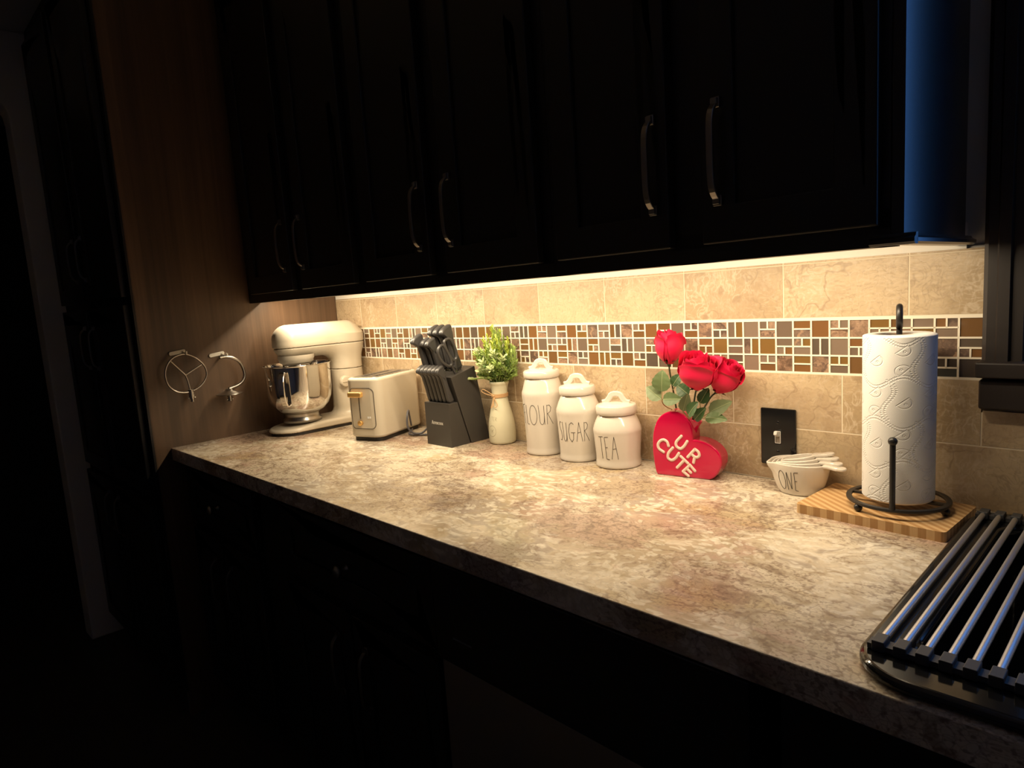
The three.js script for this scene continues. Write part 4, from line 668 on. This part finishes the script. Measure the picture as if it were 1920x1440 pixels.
rose('full open red rose leaning over the heart vase', [1.5850, 1.1145, 0.098], [1.6020, 1.186, 0.116], 0.0400, true, [[1.580, 1.105, 0.096], [1.570, 1.075, 0.088], [1.556, 1.045, 0.068], [1.545, 1.012, 0.062]],
  [[[1.5500, 1.0950, 0.072], [1.5195, 1.1140, 0.068], 0.032, roseLeafDark], [[1.5500, 1.0640, 0.098], [1.5655, 1.1045, 0.102], 0.026, roseLeafPale, [0.5, 0.1, 0.85]], [[1.5640, 1.0560, 0.101], [1.5930, 1.0880, 0.106], 0.030, roseLeafDark, [-0.2, 0.3, 0.9]]],
  [[[1.5500, 1.0950, 0.072], [1.556, 1.070, 0.072], [1.556, 1.045, 0.068]], [[1.5500, 1.0640, 0.098], [1.552, 1.050, 0.085], [1.551, 1.038, 0.070]], [[1.5640, 1.0560, 0.101], [1.557, 1.046, 0.08]]]);
rose('red rose tilted away from the bud, next to the switch', [1.6085, 1.1045, 0.060], [1.6510, 1.1640, 0.066], 0.0315, true, [[1.600, 1.094, 0.068], [1.585, 1.072, 0.068], [1.565, 1.046, 0.062], [1.549, 1.015, 0.060]],
  [[[1.5790, 1.0800, 0.078], [1.5985, 1.1130, 0.074], 0.026, roseLeafDark, [0.4, 0.1, 0.9]], [[1.6000, 1.0620, 0.078], [1.6560, 1.0900, 0.084], 0.034, roseLeafPale], [[1.5950, 1.0520, 0.085], [1.6480, 1.0515, 0.090], 0.027, roseLeaf, [0.1, 0.5, 0.85]], [[1.5760, 1.0470, 0.096], [1.6060, 1.0760, 0.100], 0.026, roseLeafDark, [0.2, 0.4, 0.9]]],
  [[[1.5790, 1.0800, 0.078], [1.575, 1.064, 0.070], [1.565, 1.046, 0.062]], [[1.6000, 1.0620, 0.078], [1.585, 1.052, 0.074], [1.562, 1.042, 0.062]], [[1.5950, 1.0520, 0.085], [1.580, 1.048, 0.076], [1.562, 1.040, 0.064]], [[1.5760, 1.0470, 0.096], [1.566, 1.044, 0.075]]]);
/* ------------------------------------------------------------------ light switch */
{
  const t = thing('light_switch', 'glossy black switch plate with a white toggle on the tiles', 'switch', [1.7128, 1.0068, 0.0]);
  const s = roundRect(0.0730, 0.1187, 0.003); s.holes.push(roundRect(0.0105, 0.0245, 0.001, 0, 0.000, true));
  mesh('plate', extrude(s, 0.0062, 0.0026, 3).translate(0, 0, 0.0002), mat.plate, t, 'glossy black plate');
  for (const y of [0.0302, -0.0302]) mesh('screw', lathe([[0, 0.0012], [0.0026, 0.0009], [0.0034, 0]], 16).rotateX(Math.PI / 2).translate(0, y, 0.0062), mat.plate, t);
  mesh('toggle_well', bx(-0.0055, 0.0055, -0.0125, 0.0125, 0.001, 0.0046), mat.toggleDark, t);
  mesh('well_rim', (() => { const r = roundRect(0.0118, 0.0258, 0.0012); r.holes.push(roundRect(0.0092, 0.0232, 0.0008, 0, 0, true)); return extrude(r, 0.0012, 0.0003, 1).translate(0, 0, 0.0061); })(), mat.toggle, t);
  mesh('toggle', rbox(0.0070, 0.0085, 0.017, 0, 0, 0.0085, 0.0018).rotateX(-0.42).translate(0, 0.0042, 0.004), mat.toggle, t, 'white toggle lever');
}
/* ------------------------------------------------------------------ nested measuring cups */
{
  const data = [[1, 0, 0, 'white measuring cup lettered ONE, outermost of the nested set'], [0.84, 0.0065, 0.06, 'white measuring cup second from the outside of the nested set'], [0.70, 0.0135, 0.13, 'white measuring cup third from the outside of the nested set'], [0.56, 0.022, 0.20, 'smallest white measuring cup, innermost of the nested set']];
  data.forEach(([s, y, tilt, label], k) => {
    const t = thing('measuring_cup', label, 'measuring cup', [1.7765 + 0.001 * k, CY + y, 0.0545 - 0.0035 * k], 0, 'nested measuring cups'); t.rotation.z = tilt;
    const RX = 0.0560 * s, RZ = 0.0430 * s, H = 0.062 * (0.45 + 0.55 * s), e = RX, prof = smoothProfile([[e * 0.60, 0.0], [e * 0.68, 0.0015], [e * 0.80, H * 0.22], [e * 0.91, H * 0.52], [e * 0.985, H * 0.84], [e, H - 0.001]], 40);
    const th = 0.0030, g = lathe([[0, 0.0004], ...prof, [e - th * 0.5, H + 0.0006], [e - th, H - 0.001], [e * 0.88, H * 0.5], [e * 0.72, H * 0.2], [e * 0.55, 0.005], [0, 0.004]], 72);
    const p = g.attributes.position, fs = -0.95;          // pouring lip
    for (let i = 0; i < p.count; i++) { const x = p.getX(i), yy = p.getY(i), z = p.getZ(i), a = Math.atan2(x, z), da = Math.atan2(Math.sin(a - fs), Math.cos(a - fs)), q = Math.exp(-da * da / 0.05) * sst(0.55, 1, yy / H) * sst(0.4, 0.9, Math.hypot(x, z) / e), r = 1 + 0.16 * q; p.setXYZ(i, x * r, yy - 0.002 * q, z * r * RZ / RX); }
    g.computeVertexNormals(); mesh('bowl', g, mat.ceramic, t, 'white glazed bowl');
    const hd = shapeOf([[RX - 0.006, -0.013], [RX + 0.006, -0.0105], [RX + 0.020, -0.0105], [RX + 0.029, -0.0085], [RX + 0.033, 0], [RX + 0.029, 0.0085], [RX + 0.020, 0.0105], [RX + 0.006, 0.0105], [RX - 0.006, 0.013]], true);
    const hg = slab(hd, -0.0028, 0.0028, 0.002, 3), hp = hg.attributes.position; for (let i = 0; i < hp.count; i++) { const q = hp.getX(i) - RX; hp.setY(i, hp.getY(i) - 0.10 * Math.max(0, q) * (q < 0.02 ? 1 : 0.6)); } hg.computeVertexNormals();
    const hm = mesh('handle', hg, mat.ceramic, t, 'flat white handle'); hm.position.y = H - 0.0022; hm.rotation.y = [-0.10, 0.02, 0.20, 0.34][k];
    if (!k) mesh('lettering', word('ONE', 0.037, 0.72, (u, v) => { const h = 0.012 + v, r = radiusAt(prof, h) + 0.0002, q = -0.10 + u / 0.047; return V(r * Math.sin(q), h, r * Math.cos(q) * RZ / RX); }, 0.00055), mat.ink, t, 'thin black hand-drawn letters ONE');
  });
}
/* ------------------------------------------------------------------ striped board and paper towel */
{
  const W = 0.233, D = 0.160, TH = 0.0165, t = thing('cutting_board', 'striped bamboo cutting board under the paper towel', 'cutting board', [1.9385, CY, 0.1005], -0.062);
  const mats = [M(1, 1, 1, 0.5, { map: bambooTex([0.58, 0.36, 0.16], [0.70, 0.47, 0.24], 201) }), M(1, 1, 1, 0.5, { map: bambooTex([0.40, 0.215, 0.080], [0.52, 0.30, 0.125], 211) })];
  const out = roundRect(W, D, 0.007).getPoints(5).map(p => [p.x, p.y]), an = 0.60, nx = Math.sin(an), ny = Math.cos(an);          // shape y = -z
  const clip = (poly, s, c) => { const r = []; for (let i = 0; i < poly.length; i++) { const a = poly[i], b = poly[(i + 1) % poly.length], da = s * (a[0] * nx + a[1] * ny - c), db = s * (b[0] * nx + b[1] * ny - c); if (da >= 0) r.push(a); if ((da >= 0) !== (db >= 0)) { const q = da / (da - db); r.push([lerp(a[0], b[0], q), lerp(a[1], b[1], q)]); } } return r; };
  const st = 0.0066; let k = 0;
  for (let c = -0.16; c < 0.16; c += st, k++) {
    const poly = clip(clip(out, 1, c), -1, c + st - 0.00008); if (poly.length < 3) continue;
    const g = slab(shapeOf(poly), 0, TH, 0); const q = uvm(g), uv = q.attributes.uv, p = q.attributes.position, n = q.attributes.normal;
    for (let i = 0; i < uv.count; i++) if (n.getY(i) > 0.5) uv.setXY(i, p.getX(i) * Math.cos(an) + p.getZ(i) * Math.sin(an) + k * 0.037, -p.getX(i) * Math.sin(an) + p.getZ(i) * Math.cos(an)); else uv.setXY(i, p.getY(i) + k * 0.05, p.getX(i) + p.getZ(i));
    mesh('strip', q, mats[k % 2], t);
  }
  const cx = 1.9590, cz = 0.0965, by = CY + TH, az = (a, r, y) => [Math.sin(a) * r, y, Math.cos(a) * r];
  const h = thing('paper_towel_holder', 'black wire paper towel holder standing on the striped board', 'towel holder', [cx, by, cz]);
  const ring = new THREE.Shape(); ring.absarc(0, 0, 0.0785, 0, Math.PI * 2); const hole = new THREE.Path(); hole.absarc(0, 0, 0.0695, 0, Math.PI * 2); ring.holes.push(hole);
  mesh('base_ring', slab(ring, 0.0125, 0.0175, 0.0012, 2, 48), mat.iron, h);
  for (const a of [-0.62, 1.42, 3.55]) { const [x, , z] = az(a, 0.074, 0); mesh('ball_foot', ball(0.0068, x, 0.0068, z), mat.iron, h); }
  mesh('crossbar', box(0.142, 0.004, 0.008, 0, 0.0150, 0), mat.iron, h);
  mesh('centre_rod', cyl(0.0045, 0.296, 0, 0.163, 0), mat.iron, h);
  const lp = []; for (let i = 0; i < 24; i++) { const a = i / 24 * 6.283; lp.push(V(0.0115 * Math.sin(a) * 0.277, 0.3225 + 0.0170 * Math.cos(a), 0.0115 * Math.sin(a) * 0.961)); }
  mesh('top_loop', new THREE.TubeGeometry(new THREE.CatmullRomCurve3(lp, true), 48, 0.0050, 12, true), mat.iron, h, 'black loop on top');
  const [px, , pz] = az(0.17, 0.0745, 0), a = mesh('side_post', cyl(0.0044, 0.112, px, 0.0715, pz), mat.iron, h, 'short black post'); mesh('post_ball', ball(0.0070, px, 0.1295, pz), mat.iron, a);

  const r = thing('paper_towel_roll', 'white embossed paper towel roll on the black holder', 'paper towel', [cx, by + 0.0182, cz]);
  const R = 0.0540, Hh = 0.2775, wall = new THREE.CylinderGeometry(R, R, Hh - 0.006, 128, 1, true).translate(0, Hh / 2, 0); { const uv = wall.attributes.uv; for (let i = 0; i < uv.count; i++) uv.setXY(i, uv.getX(i) * 1.0, uv.getY(i)); }
  mesh('outer_sheet', wall, mat.paper, r, 'embossed white paper');
  mesh('paper_core', lathe([[R, 0.003], [R - 0.0035, 0], [0.0205, 0], [0.0205, Hh], [R - 0.006, Hh], [R - 0.001, Hh - 0.0016], [R, Hh - 0.003]], 96), mat.paperEdge, r); mesh('cardboard_tube', lathe([[0.0190, 0.001], [0.0205, 0.001], [0.0204, Hh - 0.001], [0.0190, Hh - 0.001], [0.0190, 0.001]], 48), mat.card, r, 'brown cardboard tube');
}
/* ------------------------------------------------------------------ mixer tools hanging on the brown panel */
{
  const hook = (label, z, y, x) => {
    const t = thing('adhesive_hook', label, 'hook', [0.0004, y, z]);
    mesh('plate', extrude(roundRect(0.052, 0.0125, 0.006), 0.006, 0.0018).rotateY(Math.PI / 2), mat.hookWhite, t); mesh('peg', tube([[0.004, -0.002, -0.016], [x * 0.5, -0.007, -0.016], [x + 0.006, -0.0075, -0.016], [x + 0.010, 0.001, -0.016]], 0.0034, 16, 8), mat.hookWhite, t); t.rotation.x = 0.12; return t;
  };
  hook('white adhesive hook holding the flat beater', 0.590, 1.2195, 0.030); hook('white adhesive hook holding the dough hook', 0.4665, 1.1995, 0.040);
  const b = thing('flat_beater', 'metal flat beater hanging from a white hook on the brown panel', 'beater', [0.030, 1.140, 0.582]);
  const P = (y, z, x = 0) => [x, y - 1.140, z - 0.582];
  mesh('frame', tube([P(1.2135, 0.583), P(1.205, 0.612), P(1.183, 0.633), P(1.153, 0.642), P(1.120, 0.637), P(1.098, 0.618), P(1.090, 0.592), P(1.092, 0.566), P(1.106, 0.538), P(1.134, 0.517), P(1.165, 0.519), P(1.193, 0.540), P(1.209, 0.563)], 0.0030, 90, 8, true), mat.steel, b, 'oval metal frame');
  mesh('crossbar', merge([tube([P(1.195, 0.622), P(1.170, 0.602), P(1.1455, 0.5823)], 0.0026, 12, 8), tube([P(1.1455, 0.5823), P(1.174, 0.528)], 0.0026, 12, 8), tube([P(1.1455, 0.5823), P(1.125, 0.577), P(1.096, 0.5735)], 0.0028, 12, 8)]), mat.steel, b);
  mesh('shaft', merge([cyl(0.0085, 0.030, ...P(1.082, 0.5715)), cyl(0.006, 0.012, ...P(1.063, 0.5700)), cyl(0.0022, 0.022, 0, 0, 0).rotateX(Math.PI / 2).translate(...P(1.070, 0.5705))]), mat.steel, b);
  const d = thing('dough_hook', 'metal dough hook hanging from a white hook beside the mixer', 'dough hook', [0.047, 1.120, 0.440]);
  const Q = (y, z, x = 0) => [x, y - 1.120, z - 0.440];
  mesh('curved_arm', tube([Q(1.190, 0.474), Q(1.1905, 0.452), Q(1.184, 0.430), Q(1.170, 0.412), Q(1.148, 0.402), Q(1.122, 0.399), Q(1.102, 0.409), Q(1.090, 0.430), Q(1.084, 0.456)], 0.0052, 60, 10), mat.steel, d, 'curved metal arm');
  mesh('collar_disc', lathe([[0, 0.004], [0.010, 0.012], [0.013, 0.006], [0.040, -0.004], [0.043, -0.006], [0.040, -0.007], [0.010, 0.0], [0, 0]], 48).translate(...Q(1.072, 0.457)), mat.steel, d);
  mesh('shaft', merge([cyl(0.0075, 0.030, ...Q(1.058, 0.457)), cyl(0.0022, 0.022, 0, 0, 0).rotateX(Math.PI / 2).translate(...Q(1.048, 0.457))]), mat.steel, d);
}

renderer.render(scene, camera);
